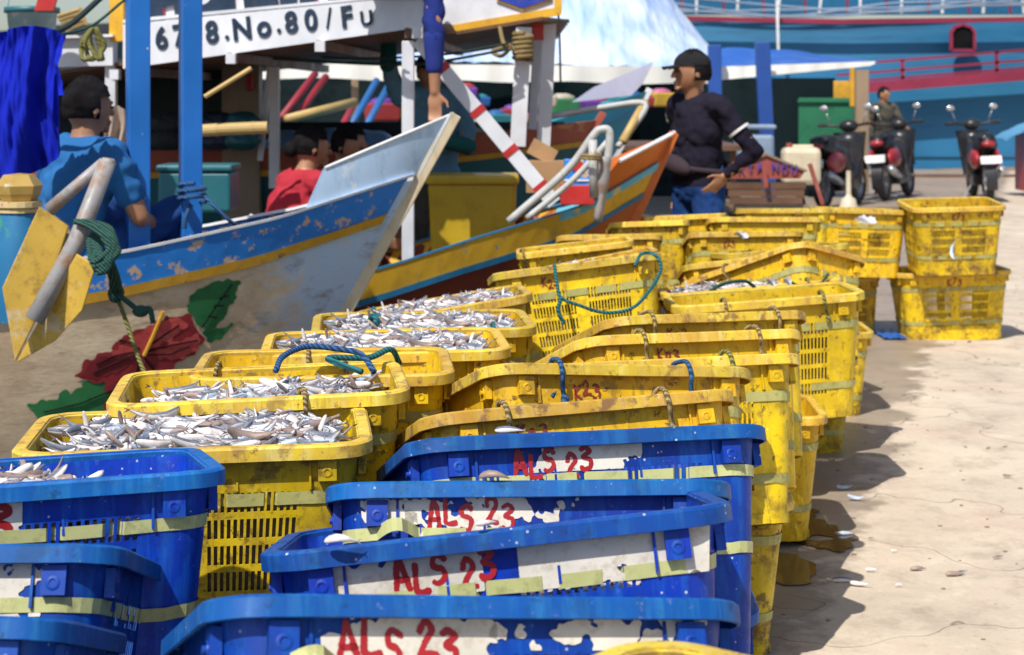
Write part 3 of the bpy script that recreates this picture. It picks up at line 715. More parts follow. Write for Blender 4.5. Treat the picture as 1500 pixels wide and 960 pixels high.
# blue bitts standing in the boat
M['post_blue'] = paint('scuffed_blue_post', (.006,.16,.58), (.55,.62,.72), (.01,.07,.3), .665, .3, 4, .45, wscale=16, stretch=(1,1,.4))
def post(px0, px1, d, zb, zt, label, rz):
    r = empty('mooring_post', ((px0+px1)/2/F*d-750/F*d, d, zb), label, 'post', 'blue upright posts of the painted boat', R(rz)); w = (px1-px0)/F*d*.88
    m = MB(); m.box((0,0,(zt-zb)/2), (w, w, zt-zb)); m.build('shaft', M['post_blue'], r, bevel=.006)
    m = MB(); m.box((0,0,zt-zb+.02), (w*1.15, w*1.15, .035)); m.build('cap', M['post_blue'], r, bevel=.006); return r
post(184,220,6.98,.45,2.25,'blue square post with long white scratches, nearer the blue shirt', 22)
post(262,296,7.15,.5,2.25,'blue square post with dark blue rope wound near its foot', 22)
rope([W(262+38*(.5+.5*math.cos(a*.7)), 296-a*1.1, 7.05+.10*math.sin(a*.7)) for a in range(0, 26)], 'rope_blue', .010, 'dark blue rope wound round the foot of the blue post', 'ropes on the boats')
rope([W(296,285,7.0), W(312,300,6.95), W(330,318,6.95), W(345,330,6.98)], 'rope_blue', .008, 'slack blue rope leading off the wound post', 'ropes on the boats')
rope([W(280,300,7.0), W(272,318,6.98), W(270,335,6.98)], 'rope_blue', .010, 'blue rope end hanging under the winding', 'ropes on the boats')
# red and yellow boat
M['hull_red'] = paint('dark_red_hull', (.20,.030,.012), (.34,.09,.03), (.03,.01,.008), .6, .5, 4, .7, wscale=6, soft=.2, stretch=(.4,1,1))
M['hull_yel2'] = paint('flaky_yellow_plank', (.78,.46,.025), (.02,.30,.42), (.25,.14,.05), .61, .5, 5, .6, wscale=9)
M['ltstripe'] = paint('flaky_light_blue_stripe', (.12,.48,.66), (.72,.55,.15), (.3,.3,.25), .56, .5, 8, .6, wscale=12)
M['stripe_blue'] = paint('blue_stripe', (.015,.20,.42), None, (.01,.06,.12), scale=8)
_m = M['hull_red']; _nt = _m.node_tree; _b = _nt.nodes['Principled BSDF']; _c = _b.inputs['Base Color'].links[0].from_socket; _tc = _nt.nodes.new('ShaderNodeTexCoord'); _s = _nt.nodes.new('ShaderNodeSeparateXYZ'); _nt.links.new(_tc.outputs['Object'], _s.inputs[0])
_nt.links.new(mix(_nt, ramp(_nt, _s.outputs['X'], -.05, .35), _c, (.50,.13,.025)), _b.inputs['Base Color'])
M['orange'] = paint('orange_board', (.62,.15,.02), (.60,.45,.30), (.3,.06,.02), .66, .5, 6, .5)
b2 = empty('wooden_boat', (-2,9.0,0), 'red hulled boat with flaking yellow gunwale and orange bow board', 'boat')
H2 = Hull(9.0, (.856,1.24), .45, [(0,1.09),(.305,.874),(.82,.715),(1.2,.58),(2,.47),(4,.42),(6.5,.5)], .80, .28, 6.5, .8)
def boat2():
    H = H2
    H.skin('hull', M['hull_red'], None, .02, 1.9, 0, nw=20)
    H.band('gunwale_plank', M['hull_yel2'], None, .0, .145, .02)
    H.band('rub_stripe', M['stripe_blue'], None, .147, .182, .02, off=.018, th=.02)
    H.band('rail_cap', M['stripe_blue'], None, -.01, .0, .02, off=.016, th=.04)
    H.band('top_stripe', M['ltstripe'], None, .0, .045, .0, .42, off=.014, th=.02)
    H.stem('stem', M['orange'], None)
    m = MB()
    def bow(u, v, sd):
        q = .33*(1-u); lo = H.p(q, .0, sd); xt = .55+(H.tx-.55)*u; zt = 1.10+(H.tz-1.10)*u
        return Vector((lo.x+(xt-lo.x)*v, lo.y, lo.z+(zt-lo.z)*v))
    for sd in (-1, 1): m.grid(12, 6, lambda u, v: bow(u, v, sd)); m.grid(12, 6, lambda u, v: bow(u, v, sd)-Vector((0, sd*.03, 0)))
    m.build('bow_board', M['orange'])
    m = MB(); m.tube([bow(i/10, 1, -1) for i in range(11)], .012, 6); m.build('bow_board_edge', M['rail'])
    m = MB(); m.grid(30, 6, lambda u, v: H.p(.3+u*6, .25, -1, -.03).lerp(H.p(.3+u*6, .25, 1, -.03), v)); m.build('deck', M['brownwood'])
kids(boat2, b2)
# canopy of the red boat: board with registration, roof, posts
M['wboard'] = paint('white_board', (.70,.72,.78), None, (.45,.42,.42), dirt_amt=.3, scale=6, rough=.5)
M['navy'] = paint('navy_lettering', (.008,.03,.07), None, scale=12)
M['redlet'] = paint('red_lettering', (.50,.02,.02), None, (.2,.01,.01), scale=12)
M['yeltrim'] = paint('yellow_trim', (.72,.40,.03), None, (.3,.16,.03), scale=8)
can = empty('boat_canopy', (-1,10,0), 'white boat canopy with board reading 678.No.80/Fu over brown roof planks', 'canopy')
def quad(name, cs, mat, th=.04, parent=None, back=Vector((0,1,0))):
    m = MB(); c = [Vector(p) for p in cs]; n = back*th; m.add(c+[p+n for p in c], [(0,1,2,3),(7,6,5,4),(0,4,5,1),(1,5,6,2),(2,6,7,3),(3,7,4,0)])
    return m.build(name, mat, parent)
def text3(name, s, px, py, d, hpx, mat, rot=0, bold=.0, wsc=1.0, off=.006, sl=0.):
    cu = bpy.data.curves.new(name, 'FONT'); cu.body = s; cu.size = 1; cu.extrude = .004; cu.offset = bold
    cu.align_x = 'CENTER'
    o = bpy.data.objects.new('tmp', cu); C.objects.link(o); dg = bpy.context.evaluated_depsgraph_get(); dg.update()
    me = bpy.data.meshes.new_from_object(o.evaluated_get(dg)); bpy.data.objects.remove(o)
    S = hpx/F*d/.70; p = W(px, py, d); ca, sa = math.cos(rot), math.sin(rot)
    for v in me.vertices:
        x, y, z = v.co; x *= S*wsc; y *= S; v.co = (p.x+x*ca-y*sa, p.y-z*1.0-off+(x*ca-y*sa)*sl, p.z+x*sa+y*ca)
    me.materials.clear(); me.materials.append(mat); return link(name, me)
def canopy():
    dl = 9.6; dr = 8.4
    dx = lambda px: 1/((1/dl)+((1/dr)-(1/dl))*(px-163)/467)
    B_ = lambda px, py: W(px, py, dx(px))
    quad('name_board', [B_(180,101), B_(632,38), B_(632,-8), B_(180,36)], M['wboard'], .04)
    quad('board_lip', [B_(180,34), B_(632,-9), B_(632,-13), B_(180,29)], M['wboard'], .07)
    quad('side_beam', [W(-30,102,9.9), W(165,96,9.6), W(165,52,9.6), W(-30,58,9.9)], M['wboard'], .08)
    quad('side_beam_top', [W(-30,60,9.85), W(165,54,9.55), W(165,50,9.55), W(-30,56,9.85)], M['rail'], .14)
    quad('sign_panel', [B_(170,32)+Vector((0,.05,0)), B_(634,-8)+Vector((0,.05,0)), B_(634,-90)+Vector((0,.05,0)), B_(170,-60)+Vector((0,.05,0))], M['wboard'], .03)
    quad('sign_frame', [B_(160,62), B_(180,60), B_(180,-60), B_(160,-60)], M['yeltrim'], .06)
    a_, b_ = B_(200,60), B_(620,60); SL = (b_.y-a_.y)/(b_.x-a_.x); rot = math.atan2(45, 400)
    for ch, px, py, h in (('6',238,71,31),('7',264,67,31),('8',312,62,31),('.',333,57,26),('N',356,57,31),('o',388,53,31),('.',409,47,26),('8',428,47,30),('0',457,44,30),('/',483,41,30),('F',509,39,30),('U',538,37,21)):
        text3('lettering', ch.replace('o', 'o') if ch != 'U' else 'U', px, py, dx(px), h, M['navy'], rot, .03 if ch not in '/' else 0, .95, .008, SL)
    for ch, px, py in (('H',250,24),('O',300,19),('I',335,14),('E',383,11),('I',425,6),('H',475,2)):
        text3('lettering', ch, px-4, py+2, dx(px), 60, M['navy'], rot, .09, 1.1, off=-.040, sl=SL)
        text3('lettering', ch, px, py, dx(px), 58, M['redlet'], rot, .05, 1.05, off=-.032, sl=SL)
    m = MB()   # underside: planks and beams running back
    for k in range(9):
        a = k/9; yb = .05+a*3.2
        p0 = B_(185,96)+Vector((-1.2, .75+yb, -.06)); p1 = B_(630,36)+Vector((0, yb+.05, .01)); p0 = p0.lerp(p1, .0) if False else B_(185,97)+(B_(185,97)-B_(630,37))*.6+Vector((0, yb+.05, .01))
        m.beam(p0+Vector((0,.17,0)), p1+Vector((0,.17,0)), .34, .02)
    m.build('roof_planks', M['brownwood'])
    m = MB()
    for px in (190, 340, 470, 600):
        p = B_(px, 101-63*(px-180)/452); m.beam(p+Vector((0,.0,-.02)), p+Vector((.15,3.2,-.02)), .05, .05)
    m.build('rafters', M['brownwood'])
    for px in (170, 340, 470, 612):
        p = B_(px, 103-63*(px-180)/452); m = MB(); m.box(p+Vector((0,-.02,-.02)), (.05,.07,.055)); m.build('beam_end', M['wboard'])
    for px, d in ((597, 8.45), (160, 9.65)):
        m = MB(); p = W(px, 60, d); m.box((p.x, p.y+.05, (p.z+.45)/2), (.06, .06, p.z-.45)); m.build('post', M['wboard'], bevel=.004)
    m = MB(); m.beam(W(612,58,8.5), W(812,298,8.55), .075, .05, up=(0,1,0)); m.build('brace', M['wboard'], bevel=.004)
    for t in (.16, .42, .66, .88):
        m = MB(); a = W(612,58,8.5).lerp(W(812,298,8.55), t); b = W(612,58,8.5).lerp(W(812,298,8.55), t+.035); m.beam(a, b, .08, .056, up=(0,1,0)); m.build('brace_band', M['redlet'])
kids(canopy, can)
can2 = empty('boat_canopy', (0,10.3,0), 'white canopy fascia with yellow trim and blue shield badge', 'canopy')
M['badge'] = paint('badge_blue', (.02,.06,.42), None, (.25,.05,.05), dirt_amt=.4, scale=14)
def canopy2():
    d = 9.7; dd = lambda px: 9.9-(px-640)/180*.4
    q = lambda px, py: W(px, py, dd(px))
    quad('fascia', [q(640,48), q(812,22), q(812,-60), q(640,-60)], M['wboard'], .04)
    quad('trim', [q(638,54)-Vector((0,.01,0)), q(822,22)-Vector((0,.01,0)), q(822,10)-Vector((0,.01,0)), q(638,41)-Vector((0,.01,0))], M['yeltrim'], .05)
    quad('trim', [q(812,20)-Vector((0,.012,0)), q(823,19)-Vector((0,.012,0)), q(823,-60)-Vector((0,.012,0)), q(812,-60)-Vector((0,.012,0))], M['yeltrim'], .05)
    m = MB(); sh = [(727,-40),(727,2),(766,16),(808,0),(808,-40)]
    m.prism(sh, 1, lambda x, y, t: q(x, y)-Vector((0,.012+.01*t,0))); m.build('badge_edge', M['yeltrim'])
    m = MB(); m.prism([(729,-40),(729,0),(766,13),(806,-2),(806,-40)], 1, lambda x, y, t: q(x, y)-Vector((0,.02+.01*t,0))); m.build('badge', M['badge'])
    m = MB()
    for k in range(8):
        a = q(640,57)+Vector((0,.1+k*.35,0)); b = q(815,28)+Vector((0,.1+k*.35,0)); m.beam(a, b, .33, .02)
    m.build('roof_planks', M['brownwood'])
    for x0, x1, yb, dpt, ytop in ((751,774,215,9.6,40),(790,810,215,9.75,28),(777,790,190,10.6,40)):
        a = W((x0+x1)/2+5, ytop, dpt); b = W((x0+x1)/2-4, yb, dpt); m = MB(); m.beam(a, b, (x1-x0)/F*dpt, .07, up=(0,1,0)); m.build('post', M['wboard'], bevel=.004)
    m = MB(); m.box(W(787,42,9.68), (.07,.07,.13)); m.build('block', M['redlet'])
    m = MB(); m.box(W(813,41,9.75), (.03,.03,.04)); m.build('block', M['redlet'])
kids(canopy2, can2)
rope([W(766+13*math.cos(a*1.1), 62-a*1.2+26, 9.52+.05*math.sin(a*1.1)) for a in range(0, 34)], 'rope_tan', .014, 'thick tan rope wound round the top of a white post', 'ropes on the boats')
rope([W(770,80,9.5), W(742,70,9.48), W(722,76,9.46), W(735,82,9.44), W(748,68,9.44), W(738,64,9.45), W(732,40,9.6)], 'rope_tan', .012, 'tan knot beside the wound post', 'ropes on the boats')
rope([W(400,86,9.3), W(500,92,9.3), W(600,95,9.3), W(660,88,9.35), W(745,72,9.4)], 'rope_dark', .008, 'lower dark mooring line sagging under the canopy', 'ropes on the boats')
rope([W(470,84,9.3), W(540,86,9.3), W(650,80,9.35), W(745,64,9.4)], 'rope_dark', .007, 'upper dark mooring line under the canopy', 'ropes on the boats')
rope([W(818,20,9.5), W(820,60,9.5), W(821,120,9.5)], 'rope_dark', .006, 'thin dark cord hanging from the fascia corner', 'ropes on the boats')
rope([W(-10,72,6.7), W(60,52,6.6), W(100,38,6.7), W(150,-5,6.9)], 'rope_dark', .012, 'thick dark line rising over the blue cloth', 'ropes on the boats')
rope([W(60,55,6.6), W(130,40,6.9), W(185,-2,7.0)], 'rope_green', .006, 'thin green line rising towards the blue post', 'ropes on the boats')
m = MB()
for k in range(7):
    a = k*.9; m.tube(cr([W(136,40,8.0), W(126+6*math.cos(a),62,8+.03*math.sin(a)), W(136+14*math.cos(a),88,8+.04*math.sin(a*2)), W(150-4*math.cos(a),70,8.02), W(140,40,8.0)], 5), .011, 6)
tag(m.build('rope_coil', M['rope_olive'], smooth=True), 'yellow and black coil of rope hung from the white beam', 'rope')
# royal blue cloth hung at the left
M['bluecloth'] = paint('royal_blue_cloth', (.004,.016,.42), None, (.002,.006,.2), dirt_amt=.3, scale=1.5, rough=.9, bumpy=.05, spec=.12)
m = MB()
def cloth(u, v):
    x = -12+u*108; y = 52-14*math.sin(u*3)+v*(222-60*u**3) if u < .9 else 50+v*90
    p = W(x-(6*math.sin(v*4)), y, 6.55); p.y += .07*math.sin(u*9+v*2.5+2*mnoise.noise((u*3,v*2,0)))*(.3+.7*v)+.04*mnoise.noise((u*9,v*3,4))+.02*mnoise.noise((u*25,v*7,4)); return p
m.grid(60, 40, cloth); tag(m.build('cloth', M['bluecloth'], smooth=True), 'royal blue cloth hanging in folds from a line at the left edge', 'cloth')
# bollard head with painted bands
bo = empty('boat_bollard', W(28,470,6.25), 'turquoise boat bollard with faceted gilt head and coloured bands', 'bollard')
M['gilt'] = paint('ochre_gilt_paint', (.55,.36,.09), (.70,.66,.55), (.22,.13,.04), .60, .5, 9, .45, wscale=14, soft=.1)
M['turq'] = paint('turquoise_paint', (.008,.15,.34), (.05,.30,.15), (.02,.1,.25), .58, .4, 5, .5, soft=.08)
M['crayon'] = paint('crayon_bands', (.66,.50,.22), (.45,.05,.25), (.7,.7,.65), .60, .4, 14, .5)
z0 = bo.location.z
def zz(py): return CAMH-(py-150)/F*6.25-z0
m = MB(); m.lathe([(.001,zz(254)),(.055,zz(256)),(.085,zz(272)),(.078,zz(284)),(.062,zz(294)),(.001,zz(295))], n=6, rot=Matrix.Rotation(.4,3,'Z')); m.build('head', M['gilt'], bo)
m = MB(); m.lathe([(.001,zz(294)),(.084,zz(295)),(.084,zz(303)),(.07,zz(304)),(.07,zz(305)),(.076,zz(306)),(.076,zz(311)),(.001,zz(312))], n=18); m.build('collar', M['crayon'], bo)
m = MB(); m.lathe([(.068,zz(312)),(.085,zz(345)),(.09,zz(380)),(.085,zz(470))], n=18); m.build('shaft', M['turq'], bo, smooth=True)
# rusty anchor with yellow flukes
M['rustpipe'] = paint('worn_grey_pipe', (.34,.33,.34), (.30,.16,.08), (.14,.08,.05), .52, .8, 8, .45, soft=.15)
M['yelanch'] = paint('worn_yellow_steel', (.66,.42,.06), (.62,.50,.34), (.14,.08,.04), .55, .9, 9, .45, wscale=10, soft=.12)
an = empty('anchor', W(60,480,6.0), 'big anchor with yellow flukes and pale pipe shank hanging off the bow side', 'anchor')
def anchor():
    d = 6.0
    m = MB(); m.tube([W(158,236,d+.02), W(112,355,d-.02), W(50,470,d-.10)], [.030,.032,.034], 14); m.tube([W(159,232,d+.02), W(158,238,d+.02)], [.02,.030], 14)
    m.build('shank', M['rustpipe'], smooth=True)
    m = MB(); m.tube([W(152,238,d+.03), W(72,308,d+.03)], [.020,.024], 12); m.build('brace', M['rustpipe'], smooth=True)
    for nm, pl, a, b in (('fluke', [(57,303),(100,332),(72,420),(52,470),(22,530),(3,422)], .06, -.05), ('fluke', [(112,372),(140,390),(120,455),(80,500),(24,532),(62,460)], -.05, .05)):
        m = MB(); m.prism(pl, .014, lambda x, y, t: W(x, y, d-.03+a*(x-60)/60+b*(y-400)/200)+Vector((0,t,0))); m.build(nm, M['yelanch'], bevel=.003)
    m = MB(); m.prism([(60,306),(98,330),(116,368),(62,462),(40,500),(50,440)], .03, lambda x, y, t: W(x, y, d+.06)+Vector((0,t,0))); m.build('crown', M['rustpipe'])
kids(anchor, an)
rn = random.Random(4); m = MB()
for k in range(9):
    c = [W(115+rn.uniform(-6,6), 325, 5.95), W(148+rn.uniform(-12,18), 335+rn.uniform(-6,6), 5.9), W(172+rn.uniform(-14,10), 365+rn.uniform(-10,14), 5.88), W(150+rn.uniform(-16,14), 388+rn.uniform(-8,12), 5.88), W(138+rn.uniform(-8,10), 352, 5.95), W(150,340,5.98)]
    m.tube(cr(c, 6), .011, 7)
for k in range(3):
    m.tube(cr([W(152+k*5,380,5.9), W(163+k*4,405,6.0), W(165+k*5,425,6.1), W(170+k*2,435,6.15)], 6), .012, 7)
m.tube(cr([W(170,430,6.1), W(190,445,6.1), W(205,456,6.1), W(218,452,6.1), W(222,462,6.1), W(224,474,6.1)], 6), .010, 7)
m.ell(W(206,456,6.1), (.03,.03,.022)); m.ell(W(170,430,6.12), (.03,.03,.035))
tag(m.build('rope', M['rope_green'], smooth=True), 'thick green rope knotted round the anchor shank', 'rope', 'ropes on the boats')
rope([W(172,436,6.15), W(188,480,6.15), W(205,530,6.1), W(222,568,6.05)], 'rope_olive', .008, 'taut olive line running down across the painted flower', 'ropes on the boats')
# bow anchor of the red boat
M['pipe'] = paint('whitewashed_pipe', (.46,.47,.47), (.30,.20,.12), (.3,.25,.2), .60, .5, 9, .5)
a2 = empty('anchor', W(870,300,8.2), 'whitewashed pipe anchor with hooped head lashed at the red boat bow', 'anchor')
def anchor2():
    d = 8.2
    m = MB(); m.tube(cr([W(745,325,d), W(830,250,d), W(868,200,d), W(880,190,d), (W(893,196,d)), W(888,250,d), W(876,325,d)], 8), .020, 10); m.build('pipe', M['pipe'], smooth=True)
    m = MB(); m.tube(cr([W(772,320,d+.1), W(838,265,d+.1), W(890,208,d+.1)], 8), .016, 10); m.build('pipe', M['pipe'], smooth=True)
    m = MB(); m.tube([W(868,205,d-.04), W(870,290,d-.04)], .022, 10); m.build('stock', M['pipe'], smooth=True)
    m = MB(); m.tube(cr([W(885,230,d-.03), W(882,280,d-.03), W(874,326,d-.03)], 6), [.03]*6+[.02]*6+[.008], 8); m.build('tip', M['rustpipe'], smooth=True)
kids(anchor2, a2)
rope([W(866+14*math.cos(a), 226+a*.6, 8.14+.05*math.sin(a)) for a in range(0, 14)], 'rope_tan', .008, 'tan lashing on the pipe anchor of the red boat', 'ropes on the boats')
sb = empty('bow_block', W(845,262,8.75), 'blue and red bow block with a red diamond and white line', 'bow fitting')
m = MB(); m.box((0,0,.02), (.13,.13,.16)); m.build('block', M['hull_blue'], sb, bevel=.005)
m = MB(); m.box((0,0,-.08), (.17,.16,.10)); m.build('base', M['redlet'], sb, bevel=.005)
m = MB(); m.prism([(-.045,.07),(0,.03),(.045,.07),(0,.105)], .006, lambda x, y, t: Vector((x, -.069-t, y))); m.build('diamond', M['redlet'], sb)
m = MB(); m.box((0,-.068,-.005), (.131,.006,.010)); m.build('line', M['rail'], sb)
# things on board
bn = empty('plastic_bin', W(693,380,9.3), 'large mustard yellow plastic bin with overhanging lid', 'bin')
M['binyel'] = paint('mustard_plastic', (.52,.36,.01), None, (.2,.13,.02), scale=4, rough=.4)
m = MB(); m.box((0,0,.22), (.44,.34,.40), taper=1.08); m.build('tub', M['binyel'], bn, bevel=.02)
m = MB(); m.box((0,0,.44), (.50,.40,.05)); m.build('lid', M['binyel'], bn, bevel=.015)
cb = empty('cardboard_box', W(800,285,9.4), 'brown cardboard box with one flap up', 'box')
M['card'] = paint('cardboard', (.42,.25,.12), None, (.25,.14,.07), scale=5, rough=.8)
m = MB(); m.box((0,0,.10), (.22,.22,.17)); m.build('carton', M['card'], cb)
m = MB(); m.box((-.02,.0,.235), (.15,.01,.09), Matrix.Rotation(.5,3,'Y')); m.build('flap', M['card'], cb)
cl = empty('cool_box', W(292,312,8.6), 'teal plastic cool box on the boat deck', 'cool box')
M['teal'] = paint('teal_plastic', (.008,.12,.15), None, (.01,.1,.13), scale=4)
m = MB(); m.box((0,0,.11), (.36,.28,.20)); m.build('tub', M['teal'], cl, bevel=.015)
m = MB(); m.box((0,0,.23), (.38,.30,.035)); m.build('lid', M['teal'], cl, bevel=.012)
m = MB(); m.tube([W(285,192,8.9), W(340,189,8.9), W(392,187,8.9)], .033, 14)
for t in (.3, .8): m.tube([W(285,192,8.9).lerp(W(392,187,8.9), t-.01), W(285,192,8.9).lerp(W(392,187,8.9), t+.01)], .036, 14)
M['bamboo'] = paint('bamboo', (.55,.38,.14), None, (.3,.18,.06), scale=6)
tag(m.build('bamboo_pole', M['bamboo'], smooth=False), 'thick bamboo pole end between the blue post and white stanchion', 'pole')
m = MB(); m.tube([W(300,142,8.8), W(368,100,8.8)], .012, 8); tag(m.build('bamboo_stick', M['bamboo']), 'thin bamboo stick leaning up to the roof', 'pole')
bk = empty('bucket', W(47,58,9.4), 'white and turquoise bucket standing on the white beam', 'bucket')
M['bucket'] = paint('pale_bucket', (.35,.58,.66), (.6,.72,.78), (.1,.35,.42), .55, .3, 12)
m = MB(); m.lathe([(.001,.0),(.12,0),(.135,.15),(.14,.15)], n=24); m.build('pail', M['bucket'], bk, smooth=True)
m = MB(); m.lathe([(.13,.145),(.15,.145),(.15,.175),(.13,.178),(.001,.176)], n=24); m.build('lid', M['teal'], bk, smooth=True)
m = MB(); m.tube(cr([Vector((-.14,0,.16)), Vector((-.1,-.05,.24)), Vector((0,-.07,.27)), Vector((.1,-.05,.24)), Vector((.14,0,.16))]), .005, 6); m.build('handle', M['rail'], bk)
m = MB(); m.prism([(0,0),(.10,0),(.13,.10),(.03,.10)], .03, lambda x, y, t: W(50,16,9.2)+Vector((x, t, y))); tag(m.build('red_box', M['redlet']), 'small red box on top of the bucket', 'box')
m = MB()
for k in range(5): m.tube([W(85+k*3,24+k*5,9.7), W(118+k*2,14+k*5,9.5)], .012, 8)
tag(m.build('wood_bundle', M['bamboo']), 'bundle of pale sticks beside the bucket', 'wood')
# ------------------------------------------------------------------ people
M['skin'] = paint('tanned_skin', (.36,.17,.09), None, (.22,.09,.05), dirt_amt=.3, scale=9, rough=.45, bumpy=.05)
M['hair'] = paint('black_hair', (.006,.005,.006), None, (.012,.010,.012), scale=30, rough=.9, spec=.12, stretch=(1,1,.2))
M['eye'] = paint('dark_eye', (.01,.008,.008), None, scale=9, rough=.2)
def cloth_m(name, col, k=.12):
    return paint(name, col, None, tuple(c*.4 for c in col), dirt_amt=.35, scale=5, rough=.95, bumpy=.2, var=k, spec=.15)
def remesh(mb, name, mat, vox, parent, it=3, fold=0):
    it += 7
    me = mb.mesh(name, mat); o = bpy.data.objects.new(name, me); C.objects.link(o)
    r = o.modifiers.new('r', 'REMESH'); r.mode = 'VOXEL'; r.voxel_size = vox; r.use_smooth_shade = True
    s = o.modifiers.new('s', 'SMOOTH'); s.iterations = it; s.factor = .5
    dg = bpy.context.evaluated_depsgraph_get(); dg.update()
    m2 = bpy.data.meshes.new_from_object(o.evaluated_get(dg)); m2.materials.clear(); m2.materials.append(mat)
    if fold:
        nv_ = len(m2.vertices); co_ = np.empty(nv_*3); no_ = np.empty(nv_*3); m2.vertices.foreach_get('co', co_); m2.vertex_normals.foreach_get('vector', no_)
        cc_ = co_.reshape(-1, 3)
        f_ = np.array([mnoise.noise(Vector((x*9+z*7, y*9, z*13+x*6)))+.5*mnoise.noise(Vector((x*26, y*26, z*26))) for x, y, z in cc_])
        m2.vertices.foreach_set('co', (cc_+no_.reshape(-1, 3)*f_[:, None]*fold).ravel()); m2.update()
    m2.shade_smooth(); bpy.data.objects.remove(o); return link(name, m2, parent)
def hand(m, wr, d, palm_n, curl=.5, s=1, side=1):
    "palm + five fingers; d direction of the hand, palm_n palm normal"
    d = d.normalized(); n = (palm_n-d*palm_n.dot(d)).normalized(); x = d.cross(n)*side
    pc = wr+d*.048*s
    rot = Matrix((x, n, d)).transposed(); m.ell(pc, (.040*s,.016*s,.052*s), rot, 12, 8)
    for k, (ox, ln) in enumerate(((-.028,.068),(-.010,.078),(.009,.074),(.027,.058))):
        a = wr+d*.085*s+x*ox*s; seg = ln*s/3; dr = (d+x*ox*2.5).normalized(); p = a-dr*.02
        for j in range(3):
            q = p+dr*(seg+(.02 if j == 0 else 0)); m.capsule(p, q, (.0095-.001*j)*s, (.0088-.001*j)*s, 8)
            p = q; dr = (dr*math.cos(curl*.6)+n*math.sin(curl*.6)).normalized()
    p = wr+d*.02*s-x*.025*s; q = p+(d*.7-x*.8).normalized()*.045*s; m.capsule(p, q, .012*s, .010*s, 8)
    m.capsule(q, q+(d*.95+n*.3-x*.25).normalized()*.032*s, .010*s, .008*s, 8)
def V3(*a): return Vector(a)
